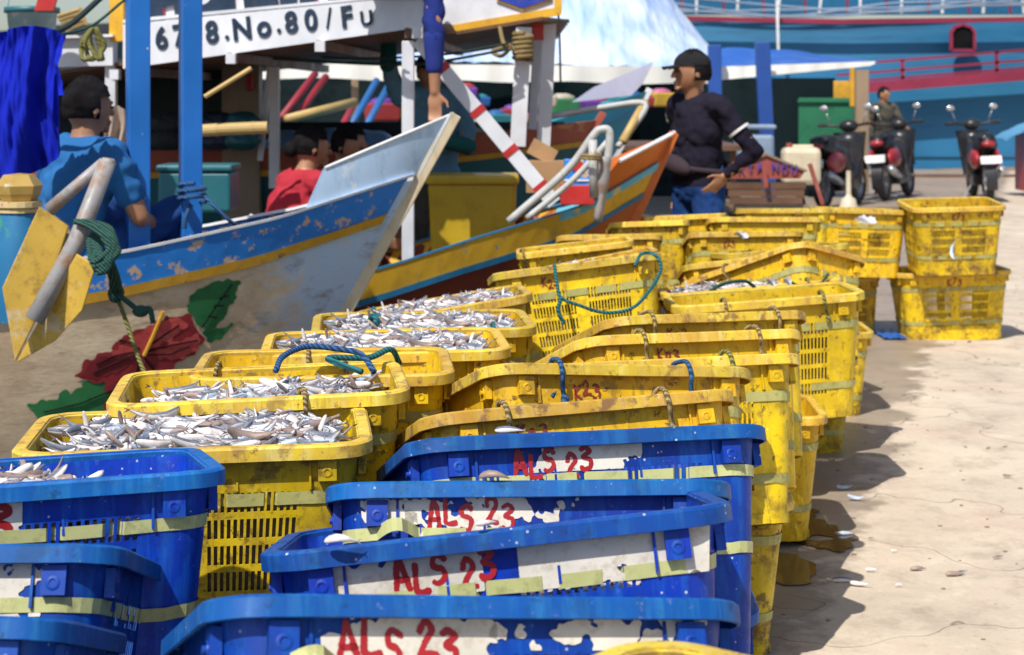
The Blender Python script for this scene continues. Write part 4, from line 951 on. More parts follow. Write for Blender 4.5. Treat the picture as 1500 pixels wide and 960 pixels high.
def person(loc, rz, label, J, shirt=None, trousers=None, sleeve='short', cap=None, hair=True, head=(0,0), bun=False, vox=.0075, name='person', hands=(V3(0,0,-1), V3(0,0,-1)), hcurl=(.5,.5), palms=None, shoes=True, sleeve_mat=None, slv=.9):
    root = empty(name, loc, label, 'person', None, rz)
    st = dict(hip=V3(0,0,.93), chest=V3(0,0,1.24), neck=V3(0,.01,1.42), head=V3(0,-.015,1.56), sl=V3(.19,0,1.38), sr=V3(-.19,0,1.38), el=V3(.25,.02,1.10), er=V3(-.25,.02,1.10),
              wl=V3(.26,-.05,.86), wr=V3(-.26,-.05,.86), hl=V3(.09,0,.90), hr=V3(-.09,0,.90), kl=V3(.10,-.02,.49), kr=V3(-.10,-.02,.49), al=V3(.10,.02,.09), ar=V3(-.10,.02,.09))
    st.update(J); j = st; m = MB()
    up = (j['neck']-j['hip']).normalized(); sx = (j['sl']-j['sr']).normalized(); fy = up.cross(sx); rt = Matrix((sx, fy, up)).transposed()
    def torso(m, g):
        L = (j['neck']-j['hip']).length
        m.ell(j['hip']+up*.02, (.165+g,.115+g,.13+g), rt); m.ell(j['hip']+up*L*.32, (.150+g,.108+g,.17+g), rt)
        m.ell(j['hip']+up*L*.62, (.165+g,.115+g,.16+g), rt); m.ell(j['hip']+up*L*.80, (.155+g,.10+g,.12+g), rt)
        m.capsule(j['sl']-sx*.03, j['sr']+sx*.03, .062+g, .062+g); m.capsule(j['neck']-up*.03+sx*.09, j['neck']-up*.03-sx*.09, .05+g, .05+g)
    torso(m, 0)
    m.capsule(j['neck']-up*.06, j['head']-V3(0,0,.02), .060, .055)
    for a, b, c in (('sl','el','wl'),('sr','er','wr')):
        m.capsule(j[a], j[b], .052, .040); m.capsule(j[b], j[c], .040, .027)
    for a, b, c in (('hl','kl','al'),('hr','kr','ar')):
        m.capsule(j[a], j[b], .085, .056); m.capsule(j[b], j[c], .054, .036)
        m.capsule(j[c]+V3(0,.03,-.045), j[c]+V3(0,-.15,-.055), .035, .028)
    for k, (w, e, sd) in enumerate((('wl','el',1),('wr','er',-1))):
        d = hands[k] if hands[k].length and not (hands[k]-V3(0,0,-1)).length < .01 else (j[w]-j[e])
        hand(m, j[w], d, (palms[k] if palms else -sx*sd), hcurl[k], 1, sd)
    hy, hp = R(head[0]), R(head[1]); hr_ = Matrix.Rotation(hy, 3, 'Z') @ Matrix.Rotation(hp, 3, 'X'); hc = j['head']
    def hf(p):
        x, y, z = p
        if z < 0: x *= 1-.32*z*z; y = y*(1-.18*z*z)-.10*z*z
        if y < 0: y *= .93
        return Vector((x, y, z))
    T = lambda x, y, z: hc+hr_ @ Vector((x, y, z))
    m.ell(hc, (.078,.098,.118), hr_, 24, 18, fn=hf)
    m.capsule(T(0,-.094,.016), T(0,-.108,-.020), .009, .014, 8); m.ell(T(0,-.096,-.052), (.024,.008,.008), hr_, 10, 6); m.ell(T(0,-.094,-.065), (.020,.008,.008), hr_, 10, 6)
    m.ell(T(0,-.088,.026), (.055,.012,.008), hr_, 10, 6); m.ell(T(0,-.080,-.088), (.024,.016,.016), hr_, 10, 6)
    for s in (-1,1): m.ell(T(.079*s,.012,-.012), (.010,.022,.034), hr_, 10, 8)
    remesh(m, 'body', M['skin'], vox, root)
    e = MB()
    for s in (-1,1): e.ell(T(.030*s,-.088,.006), (.012,.006,.006), hr_, 8, 6)
    e.build('eyes', M['eye'], root, smooth=True)
    if hair:
        h = MB()
        def hair_f(p):
            n = 1+.05*mnoise.noise(p*6)+.03*mnoise.noise(p*19); return p*n
        h.grid(44, 26, lambda u, v: T(*(Vector((math.cos(u*2*math.pi)*math.sin(v*2.05)*.089, .010+math.sin(u*2*math.pi)*math.sin(v*2.05)*.107, .012+math.cos(v*2.05)*.122))*(1+.06*mnoise.noise((math.cos(u*6.283)*4, math.sin(u*6.283)*4, v*9))+.04*mnoise.noise((math.cos(u*6.283)*14, math.sin(u*6.283)*14, v*30))))),
               keep=lambda u, v: not (v > .60 and math.sin(u*2*math.pi) < -.10-.0*u) and not (v > .47 and math.sin(u*2*math.pi) < -.72))
        if bun: h.ell(T(0,.12,-.02), (.05,.045,.045), hr_, 12, 8, fn=hair_f)
        h.build('hair', M['hair'], root, smooth=True)
    if cap:
        c = MB(); c.grid(24, 8, lambda u, v: T(math.cos(u*2*math.pi)*math.sin(.02+v*1.5)*.088, .008+math.sin(u*2*math.pi)*math.sin(.02+v*1.5)*.108, .034+math.cos(.02+v*1.5)**.8*.092))
        c.grid(10, 5, lambda u, v: T((u-.5)*.16*(1-.25*v*v), -.085-v*.085*math.cos((u-.5)*1.6), .046-.012*v-.03*(u-.5)**2*4*.4))
        c.grid(10, 5, lambda u, v: T((u-.5)*.16*(1-.25*v*v), -.085-v*.083*math.cos((u-.5)*1.6), .040-.012*v-.03*(u-.5)**2*4*.4))
        c.ell(T(0,.008,.127), (.008,.008,.005), hr_, 8, 6); c.build('cap', cap, root, smooth=True)
    if shirt:
        s = MB(); torso(s, .014)
        for a, b, c in (('sl','el','wl'),('sr','er','wr')):
            if sleeve == 'short': s.capsule(j[a], j[a].lerp(j[b], .62), .070, .062)
            if sleeve == 'long':
                s.capsule(j[a], j[b], .062, .048)
                if not sleeve_mat: s.capsule(j[b], j[b].lerp(j[c], .9), .048, .035)
        remesh(s, 'shirt', shirt, vox, root, 4, .014)
        if sleeve_mat:
            for b, c in (('el','wl'),('er','wr')):
                s = MB(); s.capsule(j[b], j[b].lerp(j[c], slv), .052, .042); s.build('sleeve', sleeve_mat, root, smooth=True)
    if trousers:
        s = MB(); s.ell(j['hip'], (.178,.128,.13), rt)
        for a, b, c in (('hl','kl','al'),('hr','kr','ar')):
            s.capsule(j[a], j[b], .098, .072); s.capsule(j[b], j[b].lerp(j[c], .93), .070, .056)
        remesh(s, 'trousers', trousers, vox, root, 4, .012)
    if shoes:
        for a in ('al','ar'):
            s = MB(); s.capsule(j[a]+V3(0,.035,-.05), j[a]+V3(0,-.16,-.06), .043, .036); s.build('shoe', M['hair'], root, smooth=True)
    return root
M['darkshirt'] = cloth_m('dark_plum_shirt', (.007,.005,.017)); M['jeans'] = cloth_m('blue_jeans', (.010,.05,.20)); M['capm'] = cloth_m('charcoal_cap', (.015,.015,.018))
M['bluetee'] = cloth_m('cobalt_tee', (.02,.13,.36)); M['redtop'] = cloth_m('coral_red_top', (.45,.03,.05)); M['orangetop'] = cloth_m('rust_red_top', (.35,.03,.02))
M['greysh'] = cloth_m('mauve_teal_tee', (.10,.22,.32)); M['greensl'] = cloth_m('dark_green_sleeve', (.01,.09,.09)); M['navycl'] = cloth_m('navy_sleeve', (.015,.03,.19))
M['camo'] = cloth_m('mottled_shorts', (.10,.09,.07), .3); M['white_cl'] = cloth_m('white_trim', (.7,.68,.66))
M['yglove'] = cloth_m('yellow_glove', (.6,.38,.02))
# man standing on the quay, facing left, hand on hip
p = W(1023,150,9.62)
man = person((p.x, 9.62, 0), R(-58), 'man in charcoal cap and dark shirt standing with hand on hip and belt bag', dict(
    el=V3(.33,.13,1.13), wl=V3(.215,.02,.99), er=V3(-.23,.06,1.10), wr=V3(-.22,.04,.86), kl=V3(.12,-.03,.49), al=V3(.14,.02,.09),
    sl=V3(.195,0,1.38), sr=V3(-.195,0,1.38), head=V3(.01,-.06,1.565), neck=V3(0,-.01,1.42)), M['darkshirt'], M['jeans'], 'long', cap=M['capm'], head=(-22,0), hair=True, vox=.007,
    hands=(V3(-.40,-.62,-.70), V3(0,0,-1)), palms=(V3(-.7,.2,.2), V3(1,0,0)), hcurl=(.35,.5), name='person')
m = MB(); m.tube(cr([V3(.205,.02,1.01), V3(.10,-.135,1.03), V3(-.05,-.16,1.07), V3(-.19,-.02,1.12), V3(-.1,.14,1.10), V3(.1,.14,1.04), V3(.205,.02,1.01)]), .016, 8, flat=1)
m.ell((-.02,-.150,1.05), (.14,.045,.055), Matrix.Rotation(R(14),3,'Y')); m.build('belt_bag', cloth_m('grey_brown_bag', (.045,.03,.04)), man, smooth=True)
m = MB(); a, b = V3(.195,0,1.38), V3(.33,.13,1.13); q = a.lerp(b, .52); m.tube([q, a.lerp(b, .57)], .066, 14, cap=False); m.build('sleeve_trim', M['white_cl'], man, smooth=True)
# seated man in blue at the left
def seated(lean=.0, **k):
    d = dict(hip=V3(0,.05,.08), chest=V3(0,-.02-lean*.5,.40), neck=V3(0,-.03-lean,.57), head=V3(0,-.06-lean*1.15,.71), sl=V3(.19,-.02-lean,.52), sr=V3(-.19,-.02-lean,.52),
             el=V3(.26,-.10-lean,.27), er=V3(-.26,-.10-lean,.27), wl=V3(.14,-.32-lean,.20), wr=V3(-.14,-.32-lean,.20), hl=V3(.09,.0,.08), hr=V3(-.09,.0,.08),
             kl=V3(.20,-.38,.28), kr=V3(-.20,-.38,.28), al=V3(.12,-.42,-.05), ar=V3(-.12,-.42,-.05)); d.update(k); return d
p = W(112,150,6.95)
person((p.x-.02, 6.98, .665), R(145), 'person in plain blue shirt seated at the left edge, back turned, short dark hair', seated(.02), M['bluetee'], M['jeans'], 'short', head=(-12,2), shoes=False)
p = W(412,150,9.3)
w1 = person((p.x, 9.25, .44), R(125), 'person with hair in a bun and red top with striped sleeves, seated in the boat', seated(.12), M['redtop'], M['jeans'], 'long', head=(-10,6), bun=True, shoes=False)
m = MB()
for k in range(6): m.tube([V3(-.20,.07-.03*k,.34-.045*k)+V3(-.02,0,0), V3(0,.125,.31-.035*k), V3(.19,.08,.34-.04*k)], .010, 6)
m.build('stripe', M['white_cl'], w1)
p = W(462,150,9.7)
person((p.x, 9.75, .44), R(70), 'person in rust red top leaning close behind the one with the bun', seated(.13), M['orangetop'], M['camo'], 'long', head=(0,12), shoes=False)
p = W(632,150,10.2)
gp = person((p.x, 10.15, .02), R(10), 'man in cap and pale tee reaching up to the canopy with his green-sleeved arm', dict(
    sr=V3(-.19,0,1.42), er=V3(-.26,-.05,1.60), wr=V3(-.26,-.07,1.80), el=V3(.2,-.15,1.12), wl=V3(.02,-.26,1.16)), M['greysh'], M['camo'], 'long', cap=M['darkshirt'], hair=True, sleeve_mat=M['greensl'],
    hands=(V3(-1,-.2,.2), V3(0,.0,1)), palms=(V3(0,0,-1), V3(0,-1,.1)))
m = MB(); m.capsule(V3(-.26,-.07,1.80), V3(-.26,-.07,1.90), .036, .042); m.build('glove', M['yglove'], gp, smooth=True)
# figure sitting on the canopy roof, arm hanging over its edge
p = W(640,-14,8.6)
person((p.x-.20, 8.28, 1.90), R(0), 'person lying on the boat roof whose navy-sleeved arm hangs beside the white board', dict(hip=V3(0,.62,.12), neck=V3(0,.12,.16), head=V3(0,-.02,.22), sl=V3(.19,.12,.12), sr=V3(-.19,.12,.12), el=V3(.20,.0,-.19), wl=V3(.205,-.02,-.45), er=V3(-.36,.0,.10), wr=V3(-.18,-.14,.10), hl=V3(.09,.62,.10), hr=V3(-.09,.62,.10), kl=V3(.12,1.05,.10), kr=V3(-.12,1.05,.10), al=V3(.12,1.45,.12), ar=V3(-.12,1.45,.12)), M['navycl'], M['jeans'], 'long', sleeve_mat=M['navycl'], slv=.55,
       hands=(V3(.02,-.05,-1), V3(1,-.3,0)), palms=(V3(-.2,-1,0), V3(0,0,-1)), shoes=False)
p = W(1284,150,26.5)
person((p.x, 26.0, -.05), R(30), 'person in dark clothes standing behind the motorbikes', dict(el=V3(.3,-.1,1.12), wl=V3(.2,-.3,1.05)), M['camo'], M['darkshirt'], 'long', vox=.012)

# ------------------------------------------------------------------ scooters
M['bikeblk'] = paint('black_bike_plastic', (.015,.015,.02), None, (.05,.04,.04), scale=6, rough=.3)
M['bikered'] = paint('red_bike_plastic', (.35,.02,.03), None, scale=6, rough=.3); M['rubber'] = paint('tyre_rubber', (.02,.02,.022), None, scale=9, rough=.8)
M['chrome'] = paint('grey_metal', (.55,.56,.58), None, (.2,.2,.2), scale=9, rough=.3, metallic=.7); M['plate'] = paint('white_plate', (.8,.8,.8), None, scale=6)
def scooter(px, d, rz, label, fair, lean=9, plate=True, lamp=None):
    p = W(px,150,d); r = empty('motor_scooter', (p.x, d, 0), label, 'motorbike', 'motorbikes parked by the big blue boat', R(rz)); r.rotation_mode = 'XYZ'; r.rotation_euler = (0, R(lean), R(rz)); r.scale = (1.1, 1.1, 1.08)
    # front wheel ahead at +y, rear at -y
    for y in (-.60, .62):
        rot = Matrix.Rotation(R(90), 3, 'Y'); w = MB()
        w.lathe([(.20,-.05),(.245,-.045),(.275,-.02),(.28,0),(.275,.02),(.245,.045),(.20,.05),(.20,-.05)], (0,y,.28), 24, rot); wh = w.build('wheel', M['rubber'], r, smooth=True)
        w = MB(); w.lathe([(.20,-.025),(.185,-.025),(.185,.025),(.20,.025)], (0,y,.28), 24, rot); w.lathe([(.045,-.05),(.045,.05)], (0,y,.28), 12, rot)
        for k in range(5): a = k*math.tau/5; w.beam((0,y,.28), (0,y+.19*math.cos(a),.28+.19*math.sin(a)), .03, .02)
        w.build('rim', M['chrome'], wh)
    b = MB(); b.tube(cr([(0,-.78,.80),(0,-.55,.74),(0,-.15,.66),(0,.05,.40),(0,.25,.34),(0,.42,.60),(0,.44,.92)], 5), [.07]*5+[.155]*5+[.17]*5+[.15]*5+[.14]*5+[.17]*5+[.10], 12); b.build('body_shell', fair, r, smooth=True)
    b = MB(); b.tube(cr([(0,-.74,.84),(0,-.45,.83),(0,-.05,.80),(0,.08,.76)], 5), [.09]*5+[.15]*5+[.13]*5+[.07], 12, flat=.5); b.build('seat', M['bikeblk'], r, smooth=True)
    b = MB(); b.grid(10, 6, lambda u, v: Vector((((v-.5)*.14), -.60-.33*math.cos(u*1.9-.35), .28+.33*math.sin(u*1.9-.35)))); b.build('mudguard', M['bikeblk'], r, smooth=True)
    b = MB(); b.grid(10, 6, lambda u, v: Vector((((v-.5)*.13), .62+.32*math.cos(.5+u*2.1), .28+.32*math.sin(.5+u*2.1)))); b.build('mudguard', fair, r, smooth=True)
    b = MB(); b.grid(8, 8, lambda u, v: Vector(((u-.5)*(.42-.14*v), .36+.10*(2*u-1)**2-.03*v, .92-.60*v))); b.build('leg_shield', fair, r, smooth=True)
    for s in (-1,1):
        b = MB(); b.ell((.13*s,-.45,.56), (.06,.30,.13)); b.build('side_panel', M['bikered'], r, smooth=True)
    b = MB(); b.tube([(0,.46,.95),(0,.62,.28)], .03, 8)
    for s in (-1,1): b.tube([(.05*s,.50,.72),(.08*s,.62,.28)], .02, 8)
    b.build('fork', M['chrome'], r)
    b = MB(); b.tube(cr([(-.34,.33,1.02),(-.18,.38,1.01),(0,.42,.98),(.18,.38,1.01),(.34,.33,1.02)]), .017, 8); b.ell((0,.43,1.0), (.12,.10,.08)); b.build('handlebar', M['bikeblk'], r, smooth=True)
    for s in (-1,1):
        g = MB(); g.tube([(.25*s,.36,1.02),(.36*s,.33,1.02)], .023, 8); g.build('grip', M['rubber'], r)
        g = MB(); g.tube([(.2*s,.38,1.02),(.27*s,.36,1.20)], .006, 6); g.ell((.28*s,.34,1.23), (.055,.012,.038)); g.build('mirror', M['chrome'], r, smooth=True)
    b = MB(); b.ell((0,-.80,.76), (.09,.05,.045)); b.build('tail_lamp', M['bikered'], r, smooth=True)
    b = MB(); b.tube([(.13,-.25,.30),(.15,-.50,.34),(.155,-.80,.42)], [.03,.05,.055], 12); b.build('exhaust', M['chrome'], r, smooth=True)
    b = MB(); b.box((0,-.05,.28), (.24,.40,.16)); b.build('engine', M['bikeblk'], r, bevel=.03)
    b = MB(); b.tube([(-.12,.0,.2),(-.24,-.05,.01)], .012, 6); b.build('stand', M['chrome'], r)
    if plate:
        b = MB(); b.box((0,-.93,.56), (.26,.006,.10), Matrix.Rotation(R(-15),3,'X')); b.build('number_plate', M['plate'], r)
    return r
scooter(1232, 22.8, -30, 'dark scooter with red tail lamp beside the white jerrycan', M['bikeblk'], -3)
scooter(1314, 24.8, -27, 'black scooter with white number plate standing in the middle', M['bikeblk'], -5)
scooter(1437, 24.6, -6, 'dark scooter nearest the right edge before a light blue cover', M['bikeblk'], -3)
# ------------------------------------------------------------------ tent, stall and quay clutter
M['tarp'] = None
def tarp_mat():
    m, nt, b = nmat('blue_white_tarpaulin'); v = coords(nt, False)
    n = tex(nt, v, .8, 3, .5, (1.2,.5,1)); n2 = tex(nt, v, 3.5, 3, .5, (2.2,.25,.5)); 
    c = mix(nt, ramp(nt, n, .40, .60), (.66,.75,.90), (.44,.58,.86)); c = mix(nt, ramp(nt, n2, .50, .74, 0, .6), c, (.16,.32,.72))
    nt.links.new(c, b.inputs['Base Color']); b.inputs['Roughness'].default_value = .35; bump(nt, b, n2, .7, .06); return m
M['tarp'] = tarp_mat(); M['bluetarp'] = paint('blue_tarpaulin', (.01,.10,.45), None, (.10,.22,.6), dirt_amt=.8, scale=1.2, rough=.35)
M['valance'] = paint('white_valance', (.82,.82,.78), None, (.6,.58,.5), dirt_amt=.3, scale=1.5)
M['postb'] = paint('blue_tent_post', (.008,.07,.34), None, (.005,.03,.15), scale=2)
M['darkwall'] = paint('dark_stall_wall', (.018,.028,.035), None, (.005,.005,.006), dirt_amt=.9, scale=1.2, rough=.9)
M['greenb'] = paint('green_board', (.01,.17,.08), (.02,.05,.05), (.005,.03,.02), .56, .6, 2, .6, soft=.1)
M['oldwood'] = paint('grey_old_wood', (.28,.20,.13), None, (.12,.08,.05), scale=3, stretch=(2,2,.3))
tent = empty('tarpaulin_tent', (1,20,0), 'big blue and white tarpaulin tent over the dark market stalls', 'tent')
def tentf():
    m = MB()
    def roof(u, v):
        a = W(370+u*760, 96+28*u-22*max(0,u-.9)*10*.25, 20.0); xr = a.x+v*(.2-1.3*max(0, u-.45)); 
        zr = 1.86+v*(2.6-2.1*max(0,(u-.70)/.30)**1.3)-.25*math.sin(v*math.pi)*.5
        return Vector((xr, 20+v*4, zr-.0+.05*mnoise.noise((u*16, v*5, 0))+.03*mnoise.noise((u*50+v*14, v*9, 3))+(a.z-1.72)*(1-v)))
    m.grid(110, 40, roof); m.build('roof', M['tarp'], smooth=True)
    m = MB(); m.grid(60, 4, lambda u, v: W(340+u*715, 92+6*u+v*(22+4*u)+1.5*math.sin(u*25)*v, 19.9)+Vector((0,.03*math.sin(u*70),0))); m.build('valance', M['valance'], smooth=True)
    m = MB(); m.grid(30, 10, lambda u, v: W(1030+u*255-18*v*(1-u), (99+(-8)*u+4*math.sin(u*20)*.3)-v*(16*math.sin(min(1,u*1.1)*2.2+.8)+14*(1-u)), 19.8-0+v*1.6)); m.build('side_flap', M['bluetarp'], smooth=True)
    m = MB(); m.grid(30, 4, lambda u, v: W(1050+u*232, 98-8*u+v*(20-14*u)*(1 if u < .97 else .6), 19.75)+Vector((0,.02*math.sin(u*40),0))); m.build('valance', M['valance'], smooth=True)
    for x0, x1, b0, b1, yb, yt, d in ((1037,1056,1037,1058,300,66,19.6),(1106,1127,1114,1138,300,62,19.5)):
        m = MB(); m.beam(W((x0+x1)/2, yt, d), W((b0+b1)/2+2, yb+25, d), (x1-x0)/F*d, .12, up=(0,1,0)); m.build('post', M['postb'], bevel=.01)
    m = MB(); m.box(W(1262,208,24.3)+Vector((0,0,.15)), (.18,.14,1.75)); m.build('post', M['oldwood'])
    m = MB(); m.box(W(1248,125,24.4), (.06,.05,.6)); m.build('post', M['hull_yel'])
    for xx in (520, 900):
        m = MB(); m.box(W(xx,200,20.1), (.08,.08,1.7)); m.build('post', M['oldwood'])
kids(tentf, tent)
def simple(name, label, cat, parts, group=None, loc=(0,0,0)):
    r = empty(name, loc, label, cat, group)
    def f():
        for nm, fn, mt, bv in parts:
            m = MB(); fn(m); m.build(nm, mt, bevel=bv)
    kids(f, r); return r
M['stallwall'] = paint('painted_shade_wall', (.008,.018,.022), None, (.002,.004,.006), dirt_amt=.9, scale=1.2, rough=1, spec=0)  # shade under the stalls painted into the wall as near-black colour
wl = simple('stall_back_wall', 'wall of the stalls behind the boats, its deep shade painted dark', 'wall', [('panel', lambda m: m.box((-4.5,26,1.15), (15,.1,2.3)), M['stallwall'], 0), ('panel', lambda m: m.box((3.35,25.4,.88), (2.9,.08,1.76)), M['stallwall'], 0)])
tag(simple('green_board', 'green painted board leaning under the tent edge', 'board', [('sheet', lambda m: m.box(W(1210,190,24.8), (.80,.04,.92)), M['greenb'], .01), ('batten', lambda m: m.box(W(1210,148,24.75), (.82,.03,.04)), M['greenb'], 0)]))
simple('yellow_panel', 'ochre panel under the tent edge above the green board', 'board', [('sheet', lambda m: m.box(W(1236,132,24.9), (.30,.04,.26)), M['hull_yel'], .01)])
M['greybin'] = paint('grey_blue_plastic', (.22,.30,.42), None, (.1,.14,.2), scale=2)
simple('plastic_tub', 'grey blue plastic tub with rounded rim behind the man', 'tub', [('tub', lambda m: m.box(W(1104,225,18.5), (.40,.35,.42)), M['greybin'], .04), ('rim', lambda m: m.box(W(1104,186,18.5), (.44,.39,.05)), M['greybin'], .02)])
M['cartred'] = paint('faded_red_board', (.30,.06,.045), (.42,.16,.13), (.1,.03,.02), .58, .5, 3, .6, soft=.1)
M['purple'] = paint('purple_letters', (.09,.05,.30), None, scale=4)
ct = empty('handcart', W(1120,300,15.5), 'wooden handcart with faded red gabled end board and purple letters', 'cart')
def cart():
    d = 15.5
    m = MB(); m.prism([(1068,248),(1072,240),(1122,225),(1180,250),(1172,262),(1070,262)], .04, lambda x, y, t: W(x, y, d)+Vector((0,t,0))); m.build('end_board', M['cartred'])
    m = MB(); m.beam(W(1066,247,d-.01), W(1122,226,d-.01), .02, .03, up=(0,1,0)); m.beam(W(1122,226,d-.01), W(1182,251,d-.01), .02, .03, up=(0,1,0)); m.build('trim', M['oldwood'])
    for ch, x, y in (('K',1085,252),('T',1099,251),('A',1113,250),('N',1135,251),('D',1149,253),('U',1163,254)):
        text3('lettering', ch, x, y, d-.02, 13, M['purple'], 0, .02, .8)
    for k in range(3):
        m = MB(); m.box(W(1122,272+k*11,d+.05), (.72-.03*k,.05,.06)); m.build('plank', M['brownwood'])
    m = MB(); m.box(W(1120,300,d+.5), (.66,.9,.05)); m.build('bed', M['oldwood'])
    for s in (1080,1172):
        m = MB(); m.lathe([(.15,-.03),(.19,-.03),(.2,0),(.19,.03),(.15,.03)], W(s,318,d+.3)+Vector((0,0,.0)), 20, Matrix.Rotation(R(90),3,'Y')); m.build('wheel', M['rubber'])
    m = MB(); m.beam(W(1186,240,d-.05), W(1205,300,d-.05), .035, .04, up=(0,1,0)); m.beam(W(1119,245,d-.05), W(1122,275,d-.05), .04, .03, up=(0,1,0)); m.build('strut', M['cartred'])
kids(cart, ct)
jc = empty('jerrycan', W(1173,262,16.3), 'off-white plastic jerrycan with pinkish stains on the cart', 'jerrycan')
M['ivory'] = paint('ivory_plastic', (.66,.58,.42), (.6,.25,.2), (.4,.2,.15), .62, .5, 5, .4, soft=.1)
m = MB(); m.box((0,0,.12), (.36,.24,.36)); m.build('can', M['ivory'], jc, bevel=.05)
m = MB(); m.box((.02,0,.31), (.20,.04,.03)); m.build('handle', M['ivory'], jc, bevel=.01)
m = MB(); m.lathe([(.03,.30),(.03,.34),(.001,.34)], (-.11,0,0), 12); m.build('cap', M['cartred'], jc)
bq = empty('quay_bollard', W(1243,302,14.5), 'small pale iron bollard pin behind the far crates', 'bollard')
m = MB(); m.lathe([(.02,.30),(.022,.10),(.03,.08),(.06,.06),(.07,.02),(.10,-.05),(.11,-.32)][::-1], n=14); m.build('pin', M['ivory'], bq, smooth=True)
# cover and red box at the right edge
M['cover'] = paint('light_blue_cover', (.10,.30,.52), None, (.04,.15,.3), scale=2, rough=.8)
rb = empty('covered_goods', W(1517,275,25.4), 'light blue cloth thrown over a red box at the right edge', 'goods')
m = MB(); m.box((.05,0,.38), (.55,.6,.85)); m.build('box', M['bikered'], rb, bevel=.02)
m = MB(); m.grid(24, 16, lambda u, v: Vector((-.55+u*1.2, -.4+v*.8, .82+.16*math.sin(u*2.6+.3)-.35*max(0,.35-u)-.08*abs(v-.5)+.03*mnoise.noise((u*8,v*8,0))))); m.build('cover', M['cover'], rb, smooth=True)
# large blue ship beyond the quay
M['shipblue'] = paint('ship_blue_planks', (.006,.135,.29), None, (.006,.05,.12), dirt_amt=.8, scale=.7, rough=.5, stretch=(.2,1,2))
M['hole_shade'] = paint('painted_dark_opening', (.002,.002,.004), None, (0,0,0), scale=2, rough=1, spec=0); M['shipred'] = paint('ship_red_trim', (.24,.012,.05), None, (.10,.01,.03), scale=1)
sh = empty('wooden_ship', (10,36,0), 'large turquoise wooden ship with dark red rails and an arched window', 'ship')
def ship():
    d = 36.0; w = lambda px, py, dd=0: W(px, py, d+dd)
    m = MB()
    def hf(u, v):
        px = 640+u*1400; p = w(px, 30+v*225); p.y += -.5*math.sin(v*1.5)*(1 if v < .9 else .9); return p
    m.grid(30, 60, hf); m.build('hull', M['shipblue'])
    m = MB(); m.beam(w(640,20,-.5), w(1230,32,-.5), .10, .14, up=(0,1,0)); m.beam(w(1230,32,-.5), w(2000,22,-.5), .10, .14, up=(0,1,0)); m.build('rubbing_strake', M['shipred'])
    m = MB(); m.beam(w(1200,134,-.9), w(2000,70,-.9), .22, .5, up=(0,1,0)); m.build('walkway', M['shipred'])
    m = MB()
    for k, dy in enumerate((0, 16, 28)): m.beam(w(1225,110-14+dy*.9,-1), w(2000,35-2+dy,-1), .05, .05, up=(0,1,0))
    for px in (1322,1460,1600): m.beam(w(px,88-(px-1322)*.09,-1), w(px,126-(px-1322)*.085,-1), .07, .05, up=(0,1,0))
    m.build('railing', M['shipred'])
    arch = [(1393,74),(1393,48),(1398,40),(1410,36),(1422,40),(1427,48),(1427,74)]
    m = MB(); m.prism(arch, .05, lambda x, y, t: w(x, y, -.62)+Vector((0,t,0))); m.build('window', M['hole_shade'])  # solid plate, the unlit interior painted as black colour
    m = MB()
    pts = [w(x, y, -.62) for x, y in arch]
    for a, b in zip(pts, pts[1:]+pts[:1]): m.beam(a, b, .06, .10, up=(0,1,0))
    m.build('window_frame', M['shipred'])
    m = MB(); m.beam(w(1370,250,-.9), w(1500,247,-.9), .06, .1, up=(0,1,0)); m.build('fender', M['oldwood'])
    rn = random.Random(3)   # deck clutter above
    m = MB(); m.box(w(1100,5,1.5), (16,.4,.5)); m.build('upper_bulwark', M['shipblue'])
    for k in range(26):
        x = 1000+k*20; m = MB(); m.beam(w(x,20,.2), w(x+rn.uniform(-5,5),-25,.2), .05, .05, up=(0,1,0)); m.build('stanchion', [M['shipred'], M['rail'], M['shipblue']][k % 3])
    m = MB()
    for k in range(4): m.tube(cr([w(980,rn.uniform(-10,22),-.2), w(1150,rn.uniform(5,26),-.2), w(1320,rn.uniform(-5,18),-.2), w(1520,rn.uniform(-15,10),-.2)], 6), .025, 6)
    m.build('deck_line', M['greybin'])
    m = MB(); m.beam(w(1138,0,-.8), w(1140,75,-.8), .05, .05, up=(0,1,0)); m.build('stay', M['rail'])
kids(ship, sh)
simple('quay_kerb_beam', 'dark timber beam lying at the foot of the big blue ship', 'beam', [('beam', lambda m: m.box(W(1400,266,32), (5.5,.5,.25)), M['brownwood'], 0)])
# ------------------------------------------------------------------ boats and poles farther back
def smallboat(label, yc, tip, rake, zs, mats, ln=4, plate=None):
    r = empty('wooden_boat', (tip[0]-1.5, yc, 0), label, 'boat', 'boats moored behind the red one'); H = Hull(yc, tip, rake, zs, .7, .28, ln, .8)
    def f():
        H.skin('hull', M[mats[0]], None, .02, 1.6, 0, nw=10, nq=30); H.band('gunwale_plank', M[mats[1]], None, 0, .14, .02); H.band('rub_stripe', M[mats[2]], None, .142, .18, .02, off=.018, th=.02); H.stem('stem', M[mats[3]], None)
        if plate:
            m = MB(); x0, x1 = plate[1]; zl, zr = plate[2]
            def bow(u, v, sd):
                q = (x1-x0)*(1-u); lo = H.p(max(0,q), -.0, sd); zt = zl+(zr-zl)*u; return Vector((lo.x+(x0+(x1-x0)*u-lo.x)*v*.6, lo.y, lo.z+(zt-lo.z)*v))
            for sd in (-1,1): m.grid(10, 4, lambda u, v: bow(u, v, sd))
            m.build('bow_board', M[plate[0]])
    kids(f, r); return r
M['whitehull'] = paint('lavender_white_board', (.46,.46,.60), None, (.35,.28,.3), scale=3); M['teal2'] = paint('turquoise_board', (.01,.27,.42), None, (.01,.15,.25), scale=3)
M['salmon'] = paint('salmon_red_plank', (.40,.09,.05), (.5,.2,.1), (.15,.03,.02), .6, .5, 3, .6)
def zof(py, d): return CAMH-(py-150)/F*d
def xof(px, d): return (px-750)/F*d
